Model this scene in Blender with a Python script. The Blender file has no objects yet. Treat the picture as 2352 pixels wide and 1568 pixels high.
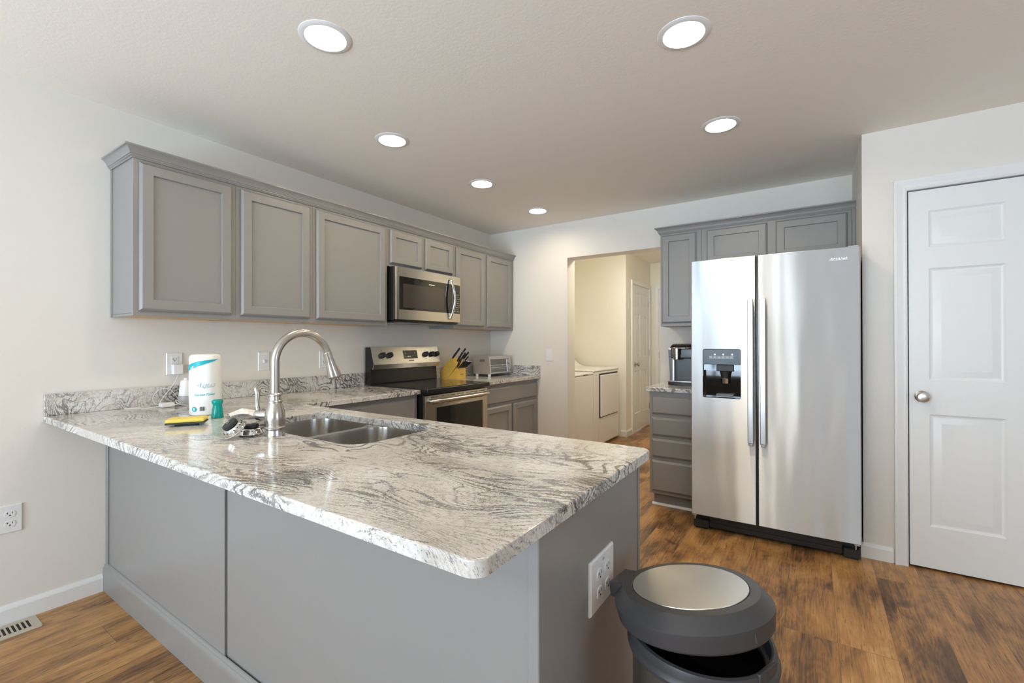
import bpy, bmesh, math, random
from math import radians as R, sin, cos, pi
from mathutils import Vector, Matrix
from mathutils.geometry import tessellate_polygon

random.seed(7)
sc = bpy.context.scene
COL = sc.collection

# ------------------------------------------------------------------ camera
CAM = Vector((3.006, 0.0, 1.252))
def make_camera():
    yaw, pit, ro = R(33.567), R(.211), R(-.1)
    fw = Vector((-sin(yaw)*cos(pit), cos(yaw)*cos(pit), sin(pit)))
    rt = Vector((cos(yaw), sin(yaw), 0)); up = rt.cross(fw)
    r2 = rt*cos(ro)+up*sin(ro); u2 = -rt*sin(ro)+up*cos(ro)
    M = Matrix((r2, u2, -fw)).transposed().to_4x4(); M.translation = CAM
    cd = bpy.data.cameras.new('camera'); cd.sensor_width = 36; cd.lens = 1035/2352*36
    cd.clip_start = .02; cd.clip_end = 60
    o = bpy.data.objects.new('camera', cd); COL.objects.link(o); o.matrix_world = M
    sc.camera = o
make_camera()
# ------------------------------------------------------------------ world and daylight through the windows behind the camera
sc.view_settings.view_transform = 'Standard'; sc.view_settings.look = 'None'
sc.view_settings.gamma = 1; sc.view_settings.use_curve_mapping = False
sc.view_settings.exposure = 0.19
sc.cycles.max_bounces = 10; sc.cycles.diffuse_bounces = 7; sc.cycles.glossy_bounces = 5
sc.cycles.caustics_reflective = False; sc.cycles.caustics_refractive = False
sc.cycles.sample_clamp_indirect = 20
w = bpy.data.worlds.new('world'); sc.world = w; w.use_nodes = True
w.node_tree.nodes['Background'].inputs[0].default_value = (.75, .86, 1, 1)
w.node_tree.nodes['Background'].inputs[1].default_value = 1.0
def area(name, loc, rot, sx, sy, power, color, spread=180):
    l = bpy.data.lights.new(name, 'AREA'); l.shape = 'RECTANGLE'; l.size = sx; l.size_y = sy
    l.energy = power; l.color = color; l.spread = R(spread)
    o = bpy.data.objects.new(name, l); COL.objects.link(o); o.location = loc; o.rotation_euler = rot
    return o
DAY = (.63, .81, 1.0)
# rear wall (y=-3.2): a glass sliding door and a window; right wall (x=6.4): a window
area('daylight_sliding_door', (1.6, -3.40, 1.05), (R(117), 0, 0), 1.8, 2.0, 112, DAY, 130)
area('daylight_rear_window', (4.3, -3.40, 1.45), (R(122), 0, 0), 1.5, 1.2, 34, DAY, 130)
area('daylight_side_window', (6.60, 0.6, 1.45), (R(122), 0, R(90)), 1.6, 1.3, 18, DAY, 130)
LAMP_STRENGTH = 98.0
FILL_STRENGTH = 27.0  # warm fill from the added globes behind the camera
LAMP_COLOR = (1.0, .86, .64)

# ------------------------------------------------------------------ materials
def N(nt, t, **kw):
    n = nt.nodes.new(t)
    for k, v in kw.items(): setattr(n, k, v)
    return n
def mat(name, col, rough=.5, metal=0., spec=.5, **kw):
    m = bpy.data.materials.new(name); m.use_nodes = True
    b = m.node_tree.nodes['Principled BSDF']
    b.inputs['Base Color'].default_value = (*col, 1); b.inputs['Roughness'].default_value = rough
    b.inputs['Metallic'].default_value = metal; b.inputs['Specular IOR Level'].default_value = spec
    for k, v in kw.items(): b.inputs[k.replace('_', ' ')].default_value = v
    return m
def nodes(m): return m.node_tree, m.node_tree.nodes['Principled BSDF']
def coords(nt, scale=(1, 1, 1), src='Object', loc=(0, 0, 0)):
    tc = N(nt, 'ShaderNodeTexCoord'); mp = N(nt, 'ShaderNodeMapping')
    mp.inputs['Scale'].default_value = scale; mp.inputs['Location'].default_value = loc
    nt.links.new(tc.outputs[src], mp.inputs['Vector']); return mp.outputs['Vector']
def geo_pos(nt, scale=(1, 1, 1), loc=(0, 0, 0)):
    tc = N(nt, 'ShaderNodeNewGeometry'); mp = N(nt, 'ShaderNodeMapping')
    mp.inputs['Scale'].default_value = scale; mp.inputs['Location'].default_value = loc
    nt.links.new(tc.outputs['Position'], mp.inputs['Vector']); return mp.outputs['Vector']
def noise(nt, vec, scale, detail=2, rough=.5, dist=0):
    n = N(nt, 'ShaderNodeTexNoise'); n.inputs['Scale'].default_value = scale
    n.inputs['Detail'].default_value = detail; n.inputs['Roughness'].default_value = rough
    n.inputs['Distortion'].default_value = dist
    nt.links.new(vec, n.inputs['Vector']); return n
def math_(nt, op, a, b=None, c=None, clamp=False):
    n = N(nt, 'ShaderNodeMath', operation=op, use_clamp=clamp)
    for i, v in enumerate((a, b, c)):
        if v is None: continue
        if isinstance(v, (int, float)): n.inputs[i].default_value = v
        else: nt.links.new(v, n.inputs[i])
    return n.outputs[0]
def ramp(nt, fac, stops):
    n = N(nt, 'ShaderNodeValToRGB'); e = n.color_ramp.elements
    while len(e) < len(stops): e.new(.5)
    for x, (p, c) in zip(e, stops): x.position = p; x.color = (*c, 1) if len(c) == 3 else c
    nt.links.new(fac, n.inputs[0]); return n.outputs[0]
def mixc(nt, fac, a, b, blend='MIX'):
    n = N(nt, 'ShaderNodeMix', data_type='RGBA', blend_type=blend)
    for i, v in ((0, fac), (6, a), (7, b)):
        if isinstance(v, (int, float)): n.inputs[i].default_value = v
        elif isinstance(v, tuple): n.inputs[i].default_value = (*v, 1)
        else: nt.links.new(v, n.inputs[i])
    return n.outputs[2]
def bump(nt, b, h, strength, dist=.01):
    n = N(nt, 'ShaderNodeBump'); n.inputs['Strength'].default_value = strength
    n.inputs['Distance'].default_value = dist
    nt.links.new(h, n.inputs['Height']); nt.links.new(n.outputs[0], b.inputs['Normal'])

def wall_mat(name, col, bs=.08):
    m = mat(name, col, .75, spec=.25); nt, b = nodes(m)
    n = noise(nt, geo_pos(nt), 90, 3); bump(nt, b, n.outputs[0], bs, .004); return m
M_WALL = wall_mat('wall_paint', (.765, .732, .675))
M_LAUNDRY = wall_mat('laundry_paint', (.82, .80, .72))
M_CEIL = wall_mat('ceiling_paint', (.90, .855, .78), .15)
M_TRIM = mat('trim_paint', (.80, .80, .79), .38)
M_DOORW = mat('door_paint', (.80, .81, .80), .35)

def cab_mat(name, col):
    m = mat(name, col, .36, spec=.5); nt, b = nodes(m)
    n = noise(nt, geo_pos(nt, (18, 18, 3)), 3, 3)
    c = mixc(nt, n.outputs[0], tuple(x*.985 for x in col), tuple(x*1.015 for x in col))
    nt.links.new(c, b.inputs['Base Color'])
    n2 = noise(nt, geo_pos(nt), 120, 2); bump(nt, b, n2.outputs[0], .05, .002)
    return m
M_CAB = cab_mat('cabinet_paint', (.266, .258, .246))
M_MAPLE = mat('maple_underside', (.62, .40, .20), .5)
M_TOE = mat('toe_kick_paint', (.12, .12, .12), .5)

def granite():
    m = mat('granite', (.7, .68, .64), .10, spec=.5); nt, b = nodes(m)
    P0 = geo_pos(nt)
    # domain warp
    def warp(vec, scale, amt, det=2):
        n = noise(nt, vec, scale, det)
        s = N(nt, 'ShaderNodeVectorMath', operation='SUBTRACT'); nt.links.new(n.outputs['Color'], s.inputs[0]); s.inputs[1].default_value = (.5, .5, .5)
        k = N(nt, 'ShaderNodeVectorMath', operation='SCALE'); nt.links.new(s.outputs[0], k.inputs[0]); k.inputs['Scale'].default_value = amt
        a = N(nt, 'ShaderNodeVectorMath', operation='ADD'); nt.links.new(vec, a.inputs[0]); nt.links.new(k.outputs[0], a.inputs[1])
        return a.outputs[0]
    def sub5(x, k): return math_(nt, 'MULTIPLY', math_(nt, 'SUBTRACT', x, .5), k)
    def sstep(x, lo, hi):
        n = N(nt, 'ShaderNodeMapRange', interpolation_type='SMOOTHSTEP')
        if isinstance(x, (int, float)): n.inputs[0].default_value = x
        else: nt.links.new(x, n.inputs[0])
        n.inputs[1].default_value = lo; n.inputs[2].default_value = hi; return n.outputs[0]
    def mapv(vec, scale, rz=0):
        m_ = N(nt, 'ShaderNodeMapping'); m_.inputs['Scale'].default_value = scale; m_.inputs['Rotation'].default_value = (0, 0, R(rz))
        nt.links.new(vec, m_.inputs['Vector']); return m_.outputs[0]
    W0 = mapv(P0, (1, 1, 1), -14)
    W1 = warp(W0, 1.5, .52, 1)
    W2 = warp(W1, 7.5, .05, 2)
    # flowing thin veins: contour lines of a stretched field
    F1_ = noise(nt, mapv(W2, (.6, 4.6, 1.6)), 1.8, 2, .35)
    jit = noise(nt, P0, 150, 3, .7)
    pp1 = math_(nt, 'PINGPONG', math_(nt, 'ADD', math_(nt, 'MULTIPLY', F1_.outputs[0], 27), sub5(jit.outputs[0], 1.0)), .5)
    F2_ = noise(nt, mapv(W1, (.8, 3.4, 1.2)), 2.6, 1, .4)
    pp2 = math_(nt, 'PINGPONG', math_(nt, 'ADD', math_(nt, 'MULTIPLY', F2_.outputs[0], 11), sub5(jit.outputs[0], .55)), .5)
    dens = noise(nt, mapv(W1, (1, 1.6, 1)), 2.4, 2)
    dmask = sstep(dens.outputs[0], .40, .62)
    grit = noise(nt, P0, 330, 2, .7)
    # vein strength drops out at random grains
    vein1 = math_(nt, 'SUBTRACT', 1, sstep(math_(nt, 'SUBTRACT', pp1, math_(nt, 'MULTIPLY', dmask, .10)), .045, .12))
    vein2 = math_(nt, 'SUBTRACT', 1, sstep(pp2, .015, .07))
    m2 = noise(nt, mapv(W1, (1, 1.3, 1), 30), 3.2, 2)
    vein2 = math_(nt, 'MULTIPLY', vein2, sstep(m2.outputs[0], .44, .56))
    hole_ = sstep(grit.outputs[0], .40, .50)
    vein1 = math_(nt, 'MULTIPLY', vein1, math_(nt, 'ADD', math_(nt, 'MULTIPLY', dmask, .72), .13))
    veins = math_(nt, 'MAXIMUM', vein1, math_(nt, 'MULTIPLY', vein2, .85))
    F3_ = noise(nt, mapv(warp(P0, 3.5, .16, 2), (1.0, 3.2, 4.2), 12), 1.7, 1, .4)
    pp3 = math_(nt, 'PINGPONG', math_(nt, 'ADD', math_(nt, 'MULTIPLY', F3_.outputs[0], 17), sub5(jit.outputs[0], .7)), .5)
    m3 = noise(nt, P0, 2.1, 2)
    band = math_(nt, 'MULTIPLY', math_(nt, 'SUBTRACT', 1, sstep(pp3, .08, .17)), sstep(m3.outputs[0], .52, .60))
    veins = math_(nt, 'MAXIMUM', veins, band)
    veins = math_(nt, 'MULTIPLY', veins, math_(nt, 'ADD', math_(nt, 'MULTIPLY', hole_, .4), .58))
    # dark mica patches
    patch = sstep(dens.outputs[0], .62, .72)
    spkN = noise(nt, mapv(W2, (1, 2.9, 1)), 120, 3, .75)
    spk = sstep(math_(nt, 'ADD', spkN.outputs[0], math_(nt, 'ADD', sub5(dens.outputs[0], .25), math_(nt, 'MULTIPLY', patch, .10))), .56, .61)
    tone = noise(nt, W1, 3.5, 3)
    basec = ramp(nt, tone.outputs[0], [(.3, (.56, .53, .49)), (.5, (.70, .68, .645)), (.7, (.78, .775, .76))])
    tan = noise(nt, P0, 75, 2)
    basec = mixc(nt, math_(nt, 'MULTIPLY', math_(nt, 'SUBTRACT', tan.outputs[0], .47, clamp=True), 2.2), basec, (.46, .40, .33))
    c = mixc(nt, math_(nt, 'MULTIPLY', spk, .68), basec, (.12, .115, .11))
    dark = mixc(nt, grit.outputs[0], (.02, .02, .023), (.10, .098, .096))
    c = mixc(nt, veins, c, dark)
    nt.links.new(c, b.inputs['Base Color'])
    return m
M_GRAN = granite()

def floor_mat():
    m = mat('laminate_planks', (.4, .25, .12), .3, spec=.45); nt, b = nodes(m)
    P = geo_pos(nt)
    sep = N(nt, 'ShaderNodeSeparateXYZ'); nt.links.new(P, sep.inputs[0])
    cmb = N(nt, 'ShaderNodeCombineXYZ')
    nt.links.new(math_(nt, 'ADD', sep.outputs[1], 8.57), cmb.inputs[0])
    nt.links.new(math_(nt, 'ADD', math_(nt, 'SUBTRACT', sep.outputs[0], .38), .194*60), cmb.inputs[1])
    br = N(nt, 'ShaderNodeTexBrick', offset=.37, offset_frequency=3)
    br.inputs['Color1'].default_value = (0, 0, 0, 1); br.inputs['Color2'].default_value = (1, 1, 1, 1)
    br.inputs['Mortar'].default_value = (.5, .5, .5, 1)
    br.inputs['Scale'].default_value = 1; br.inputs['Mortar Size'].default_value = .0011
    br.inputs['Brick Width'].default_value = 1.21; br.inputs['Row Height'].default_value = .194
    br.inputs['Mortar Smooth'].default_value = .2; br.inputs['Bias'].default_value = 0
    nt.links.new(cmb.outputs[0], br.inputs['Vector'])
    rnd = br.outputs['Color']
    rv = N(nt, 'ShaderNodeVectorMath', operation='MULTIPLY'); nt.links.new(rnd, rv.inputs[0]); rv.inputs[1].default_value = (13.7, 29.1, 7.3)
    ad = N(nt, 'ShaderNodeVectorMath', operation='ADD'); nt.links.new(P, ad.inputs[0]); nt.links.new(rv.outputs[0], ad.inputs[1])
    def stretch(s, src):
        k = N(nt, 'ShaderNodeMapping'); k.inputs['Scale'].default_value = s; nt.links.new(src, k.inputs['Vector']); return k.outputs[0]
    big = noise(nt, stretch((4.5, 1.5, 1), ad.outputs[0]), 1.5, 3, .55, .8)
    # cathedral rings: contours of a stretched field
    g = noise(nt, stretch((5, .9, 1), ad.outputs[0]), 1.6, 1, .4, .3)
    ring = math_(nt, 'PINGPONG', math_(nt, 'MULTIPLY', g.outputs[0], 22), .5)
    grain = noise(nt, stretch((110, 4.5, 1), ad.outputs[0]), 1.0, 4, .65, .4)
    mott = noise(nt, stretch((9, 2.6, 1), ad.outputs[0]), 1.4, 4, .6, .7)
    v = math_(nt, 'ADD', math_(nt, 'MULTIPLY', big.outputs[0], .52), math_(nt, 'MULTIPLY', grain.outputs[0], .30))
    v = math_(nt, 'ADD', v, math_(nt, 'MULTIPLY', ring, .07))
    v = math_(nt, 'ADD', v, math_(nt, 'MULTIPLY', mott.outputs[0], .24))
    rs = N(nt, 'ShaderNodeSeparateColor'); nt.links.new(rnd, rs.inputs[0])
    v = math_(nt, 'ADD', v, math_(nt, 'MULTIPLY', math_(nt, 'SUBTRACT', rs.outputs[0], .5), .11))
    c = ramp(nt, v, [(.34, (.05, .027, .014)), (.45, (.16, .080, .033)), (.535, (.35, .175, .064)), (.65, (.54, .29, .105)), (.77, (.66, .40, .18))])
    knot = noise(nt, stretch((6, 3.2, 1), ad.outputs[0]), 1.3, 2, .5, .6)
    kf = N(nt, 'ShaderNodeMapRange', interpolation_type='SMOOTHSTEP'); nt.links.new(knot.outputs[0], kf.inputs[0])
    kf.inputs[1].default_value = .66; kf.inputs[2].default_value = .76
    c = mixc(nt, math_(nt, 'MULTIPLY', kf.outputs[0], .65), c, (.05, .03, .02))
    flk = noise(nt, stretch((190, 11, 1), ad.outputs[0]), 1, 3, .6)
    ff = N(nt, 'ShaderNodeMapRange'); nt.links.new(flk.outputs[0], ff.inputs[0]); ff.inputs[1].default_value = .60; ff.inputs[2].default_value = .68
    c = mixc(nt, math_(nt, 'MULTIPLY', ff.outputs[0], .6), c, (.03, .018, .01))
    c = mixc(nt, math_(nt, 'MULTIPLY', br.outputs['Fac'], .55), c, (.10, .06, .03))
    nt.links.new(c, b.inputs['Base Color'])
    rr = N(nt, 'ShaderNodeMapRange'); nt.links.new(grain.outputs[0], rr.inputs[0]); rr.inputs[3].default_value = .26; rr.inputs[4].default_value = .42
    nt.links.new(rr.outputs[0], b.inputs['Roughness'])
    h = math_(nt, 'SUBTRACT', math_(nt, 'MULTIPLY', grain.outputs[0], .5), math_(nt, 'MULTIPLY', br.outputs['Fac'], 2))
    bump(nt, b, h, .10, .003)
    return m
M_FLOOR = floor_mat()

def steel(name, col=(.60, .59, .57), rough=.28, wave=0., grain='H', aniso=.7, arot=.25):
    m = mat(name, col, rough, 1.0); nt, b = nodes(m)
    b.inputs['Anisotropic'].default_value = aniso
    t = N(nt, 'ShaderNodeTangent', direction_type='RADIAL', axis='Z'); nt.links.new(t.outputs[0], b.inputs['Tangent'])
    if grain == 'H': sv = (2, 2, 420)
    else: sv = (420, 420, 2)
    n = noise(nt, geo_pos(nt, sv), 1, 2)
    if wave:
        n2 = noise(nt, geo_pos(nt, (7, 7, 1.1)), 1, 1, .4)
        hh = math_(nt, 'ADD', math_(nt, 'MULTIPLY', n.outputs[0], .0006/wave), n2.outputs[0])
        bump(nt, b, n2.outputs[0], .8, wave)
    b.inputs['Anisotropic Rotation'].default_value = arot
    return m
M_FRIDGE = steel('fridge_steel', (.74, .74, .725), .50, .010, aniso=1.0, arot=.25)
M_STEEL = steel('stainless', (.56, .53, .48), .25)
M_SINK = steel('sink_steel', (.55, .53, .50), .24)
M_BAND = steel('bin_steel', (.60, .60, .58), .22, aniso=.3)
M_NICKEL = mat('brushed_nickel', (.55, .52, .48), .27, 1.0)
M_CHROME = mat('chrome', (.75, .75, .75), .08, 1.0)
M_BLACK = mat('black_enamel', (.012, .012, .013), .22)
M_BLACKM = mat('black_plastic', (.02, .02, .021), .45)
M_GLASSK = mat('black_glass', (.012, .010, .009), .05, spec=.6)
M_COOK = mat('ceramic_cooktop', (.03, .027, .026), .10, spec=.6)
M_WHITE = mat('white_plastic', (.80, .80, .79), .3)
M_ENAMEL = mat('white_enamel', (.80, .79, .77), .22)
M_DARKSLOT = mat('dark_slot', (.02, .02, .02), .6)
M_PAPER = mat('paper_wrap', (.85, .85, .84), .45)
M_TEALINK = mat('teal_ink', (.0, .42, .47), .45)
M_GREYINK = mat('blue_grey_ink', (.30, .45, .50), .5)
M_WHITEINK = mat('white_ink', (.85, .85, .85), .5)
M_TEAL = mat('teal_plastic', (.0, .42, .38), .15, Transmission_Weight=.35, IOR=1.4)
M_YELLOW = mat('sponge_yellow', (.80, .62, .12), .6)
M_SCOUR = mat('scouring_pad', (.05, .065, .06), .85)
M_RUBBER = mat('black_rubber', (.02, .022, .025), .5)
M_BIN = mat('bin_plastic', (.045, .043, .045), .42)
M_BINI = mat('bin_inner', (.006, .006, .007), .6)
M_BEIGE = mat('register_beige', (.52, .46, .36), .4)
M_VENTIN = mat('duct_dark', (.04, .035, .03), .8)
M_OVEN = mat('toaster_silver', (.58, .57, .56), .33, .7)
M_OVENGL = mat('toaster_glass', (.16, .16, .16), .06, spec=.7)
M_GREYPL = mat('grey_plastic', (.16, .16, .17), .35)
M_KSIDE = mat('coffee_maker_side', (.12, .115, .11), .35, .4)
M_SHADOWGAP = mat('door_gap', (.01, .01, .01), .8)  # black that paints the shade in the gap around the panelled door
def bamboo():
    m = mat('blonde_wood', (.72, .45, .08), .4); nt, b = nodes(m)
    n = noise(nt, geo_pos(nt, (30, 30, 220)), 1, 2)
    nt.links.new(mixc(nt, n.outputs[0], (.62, .36, .05), (.82, .54, .12)), b.inputs['Base Color']); return m
M_BAMBOO = bamboo()
def emis(name, col, s):
    m = mat(name, col, .5); nt, b = nodes(m)
    b.inputs['Emission Color'].default_value = (*col, 1); b.inputs['Emission Strength'].default_value = s; return m
M_LENS = emis('led_lens', LAMP_COLOR, LAMP_STRENGTH)
M_LED = emis('small_led', (.8, .95, 1), 1.6)
M_KEYS = mat('key_print', (.65, .65, .62), .5)

# ------------------------------------------------------------------ mesh helpers
class MB:
    def __init__(s): s.bm = bmesh.new()
    def _merge(s, t):
        me = bpy.data.meshes.new('t'); t.to_mesh(me); s.bm.from_mesh(me); t.free(); bpy.data.meshes.remove(me)
    def box(s, x0, x1, y0, y1, z0, z1, b=0, seg=2, M=None):
        t = bmesh.new(); bmesh.ops.create_cube(t, size=1)
        for v in t.verts:
            v.co = Vector(((x0+x1)/2+v.co.x*abs(x1-x0), (y0+y1)/2+v.co.y*abs(y1-y0), (z0+z1)/2+v.co.z*abs(z1-z0)))
        if b: bmesh.ops.bevel(t, geom=t.edges[:], offset=b, segments=seg, profile=.5, affect='EDGES', clamp_overlap=True)
        if M is not None: bmesh.ops.transform(t, matrix=M, verts=t.verts)
        s._merge(t); return s
    def rings(s, rings, close0=True, close1=True, cyc=True):
        vs = [[s.bm.verts.new(p) for p in r] for r in rings]
        n = len(vs[0])
        for a, b in zip(vs, vs[1:]):
            for i in range(n if cyc else n-1):
                j = (i+1) % n
                try: s.bm.faces.new((a[i], a[j], b[j], b[i]))
                except ValueError: pass
        if close0: s.bm.faces.new(list(reversed(vs[0])))
        if close1: s.bm.faces.new(vs[-1])
        return s
    def lathe(s, prof, c=(0, 0, 0), axis=(0, 0, 1), n=40, cap0=True, cap1=True):
        ax = Vector(axis).normalized(); q = Vector((0, 0, 1)).rotation_difference(ax); c = Vector(c)
        rr = []
        for r, z in prof:
            rr.append([c+q@Vector((r*cos(2*pi*i/n), r*sin(2*pi*i/n), z)) for i in range(n)])
        return s.rings(rr, cap0, cap1)
    def tube(s, pts, r, n=14, cap=True, sq=None):
        pts = [Vector(p) for p in pts]; rr = []
        rad = r if isinstance(r, (list, tuple)) else [r]*len(pts)
        T0 = (pts[1]-pts[0]).normalized(); up = Vector((0, 0, 1)) if abs(T0.z) < .9 else Vector((1, 0, 0))
        nrm = T0.cross(up).normalized()
        for i, p in enumerate(pts):
            T = (pts[min(i+1, len(pts)-1)]-pts[max(i-1, 0)]).normalized()
            nrm = (nrm-T*nrm.dot(T)).normalized(); bn = T.cross(nrm)
            k = sq or (1, 1)
            rr.append([p+nrm*cos(2*pi*j/n)*rad[i]*k[0]+bn*sin(2*pi*j/n)*rad[i]*k[1] for j in range(n)])
        return s.rings(rr, cap, cap)
    def poly(s, pts):
        s.bm.faces.new([s.bm.verts.new(p) for p in pts]); return s
    def prism(s, prof, axis, a, b):
        """profile in the two other axes (in xyz order), extruded along axis from a to b"""
        def P(u, v, w):
            return {'x': (w, u, v), 'y': (u, w, v), 'z': (u, v, w)}[axis]
        return s.rings([[P(u, v, a) for u, v in prof], [P(u, v, b) for u, v in prof]])
    def finish(s): bmesh.ops.recalc_face_normals(s.bm, faces=s.bm.faces); return s

ORG = {}
def prop(o, label=None, cat=None, group=None, kind=None):
    if label: o['label'] = label
    if cat: o['category'] = cat
    if group: o['group'] = group
    if kind: o['kind'] = kind
    return o
def thing(name, label, cat, loc, rz=0, group=None, kind=None):
    o = bpy.data.objects.new(name, None); COL.objects.link(o); o.location = loc; o.rotation_euler = (0, 0, rz)
    o.empty_display_size = .1
    ORG[o] = Vector(loc); return prop(o, label, cat, group, kind)
def obj(name, mb, m, parent=None, label=None, cat=None, group=None, kind=None, ang=32, recalc=True):
    if isinstance(mb, MB):
        if recalc: mb.finish()
        me = bpy.data.meshes.new(name)
        if parent is not None: org = ORG[parent]
        else:
            xs = [v.co for v in mb.bm.verts]
            org = Vector(((min(p.x for p in xs)+max(p.x for p in xs))/2, (min(p.y for p in xs)+max(p.y for p in xs))/2, min(p.z for p in xs)))
        bmesh.ops.translate(mb.bm, vec=-org, verts=mb.bm.verts)
        mb.bm.to_mesh(me); mb.bm.free()
        if ang:
            for p in me.polygons: p.use_smooth = True
            me.set_sharp_from_angle(angle=R(ang))
    o = bpy.data.objects.new(name, me); COL.objects.link(o)
    for x in (m if isinstance(m, (list, tuple)) else [m]): me.materials.append(x)
    ORG[o] = org
    if parent is not None: o.parent = parent
    else: o.location = org
    if ang:
        wn = o.modifiers.new('weighted_normals', 'WEIGHTED_NORMAL'); wn.keep_sharp = True; wn.weight = 90
    return prop(o, label, cat, group, kind)

def frame_map(o, u, v, n):
    o, u, v, n = map(Vector, (o, u, v, n))
    return lambda a, b, d: o+u*a+v*b+n*d
def rect_rings(F, w, h, spec):
    """spec: list of (inset, depth). returns rings"""
    return [[F(i, i, d), F(w-i, i, d), F(w-i, h-i, d), F(i, h-i, d)] for i, d in spec]
def shaker(F, w, h, t=.020, rail=.055):
    return MB().rings(rect_rings(F, w, h, [(0, 0), (0, t*.45), (.003, t*.55), (.009, t*.93), (.012, t), (rail-.002, t), (rail, t-.0015), (rail+.0015, t-.0105), (rail+.004, t-.011)]))
def slab_front(F, w, h, t=.020):
    return MB().rings(rect_rings(F, w, h, [(0, 0), (0, t*.4), (.003, t*.5), (.012, t*.93), (.015, t)]))
def rrect(x0, x1, y0, y1, r, n=6, z=0):
    pts = []
    for cx, cy, a0 in ((x1-r, y1-r, 0), (x0+r, y1-r, 90), (x0+r, y0+r, 180), (x1-r, y0+r, 270)):
        for i in range(n+1):
            a = R(a0+90*i/n); pts.append((cx+r*cos(a), cy+r*sin(a)))
    return pts
def offset(pts, d):
    """inward offset for a CCW polygon"""
    out = []; n = len(pts)
    for i in range(n):
        p0, p1, p2 = Vector(pts[i-1]), Vector(pts[i]), Vector(pts[(i+1) % n])
        a = (p1-p0); b = (p2-p1)
        if a.length < 1e-9: a = b
        if b.length < 1e-9: b = a
        a.normalize(); b.normalize()
        na = Vector((-a.y, a.x)); nb = Vector((-b.y, b.x)); m = na+nb
        k = 1/max(.35, (1+na.dot(nb))/1.0)
        out.append(tuple(p1+m*d*k))
    return out
def stone(mb, outline, z0, z1, holes=(), bev=.004):
    """slab with softened top edge. outline CCW, holes CCW"""
    bm = mb.bm
    def loop(pts, z): return [bm.verts.new((x, y, z)) for x, y in pts]
    tops = []; bots = []
    for k, pl in enumerate([outline]+list(holes)):
        sgn = 1 if k == 0 else -1
        A = loop(pl, z0); B = loop(pl, z1-bev); Cc = loop(offset(pl, sgn*bev*.35), z1-bev*.35); D = loop(offset(pl, sgn*bev), z1)
        for a, b in ((A, B), (B, Cc), (Cc, D)):
            n = len(a)
            for i in range(n):
                j = (i+1) % n
                f = (a[i], a[j], b[j], b[i])
                bm.faces.new(f if k == 0 else tuple(reversed(f)))
        tops.append(D); bots.append(A)
    for loops, flip in ((tops, False), (bots, True)):
        pls = [[v.co.copy() for v in l] for l in loops]; flat = [v for l in loops for v in l]
        for t in tessellate_polygon(pls):
            try: bm.faces.new([flat[i] for i in (reversed(t) if flip else t)])
            except ValueError: pass
    return mb
def text_mesh(s, size, shear=0, ext=0.0, bold=0):
    cu = bpy.data.curves.new('txt', 'FONT'); cu.body = s; cu.size = size; cu.shear = shear; cu.extrude = ext; cu.offset = bold
    cu.align_x = 'CENTER'; cu.align_y = 'CENTER'; cu.resolution_u = 3
    o = bpy.data.objects.new('txt', cu); COL.objects.link(o)
    dg = bpy.context.evaluated_depsgraph_get(); me = bpy.data.meshes.new_from_object(o.evaluated_get(dg))
    bpy.data.objects.remove(o); bpy.data.curves.remove(cu)
    return me
def text_part(name, s, size, F, m, parent, shear=0, ext=.0004, bold=0):
    me = text_mesh(s, size, shear, ext, bold); bm = bmesh.new(); bm.from_mesh(me)
    for v in bm.verts: v.co = F(v.co.x, v.co.y, v.co.z+ext)
    mb = MB(); mb.bm.free(); mb.bm = bm
    return obj(name, mb, m, parent, ang=None, recalc=False)

# ------------------------------------------------------------------ room shell
H = 2.472; YB = 4.093; XP = 3.258; YP = 3.34; TB = .165
def struct(name, mb, m, label, parent=None, cat=None):
    return obj(name, mb, m, parent, label=label, cat=cat, kind='structure', ang=None)
struct('floor', MB().box(-.2, 6.6, -3.4, 7.2, -.12, 0), M_FLOOR, 'warm brown wood-look plank floor running through kitchen and laundry', cat='floor')
# ceiling with holes for the recessed lights
LIGHTS = [(1.397, 1.084), (2.591, 1.856), (.913, 1.856), (2.588, 2.748), (.911, 2.745), (.909, 3.593)]
def build_ceiling():
    mb = MB(); bm = mb.bm; nseg = 32
    outer = [(-.2, -3.4), (6.6, -3.4), (6.6, 7.2), (-.2, 7.2)]
    loops = [[bm.verts.new((x, y, H)) for x, y in outer]]
    for cx, cy in LIGHTS:
        loops.append([bm.verts.new((cx+.076*cos(2*pi*i/nseg), cy+.076*sin(2*pi*i/nseg), H)) for i in range(nseg)])
    flat = [v for l in loops for v in l]
    for t in tessellate_polygon([[v.co.copy() for v in l] for l in loops]):
        bm.faces.new([flat[i] for i in t])
    mb.box(-.2, 6.6, -3.4, 7.2, H+.12, H+.16)
    for f in bm.faces:
        if len(f.verts) == 3 and f.normal.z > 0: f.normal_flip()
    return mb
o = build_ceiling(); bmesh.ops.recalc_face_normals(o.bm, faces=[])
struct('ceiling', o, M_CEIL, 'beige-white painted ceiling with six recessed lights', cat='ceiling')
struct('wall_left', MB().box(-.15, 0, -3.2, YB+.02, 0, H), M_WALL, 'long white wall behind the range and wall cabinets', cat='wall')
struct('wall_back', MB().box(-.15, .961, YB, YB+TB, 0, H).box(1.885, XP+.12, YB, YB+TB, 0, H).box(.961, 1.885, YB, YB+TB, 2.110, H), M_WALL, 'white far wall with wide opening to the laundry room', cat='wall')
DX0, DX1, DZ = 3.461, 4.325, 2.100
struct('wall_pantry', MB().box(XP, XP+.12, YP+.12, YB, 0, H).box(XP, DX0-.012, YP, YP+.12, 0, H).box(DX1+.012, 6.4, YP, YP+.12, 0, H).box(DX0-.012, DX1+.012, YP, YP+.12, DZ+.012, H), M_WALL, 'white wall right of the refrigerator, holding the panelled door', cat='wall')
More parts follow.
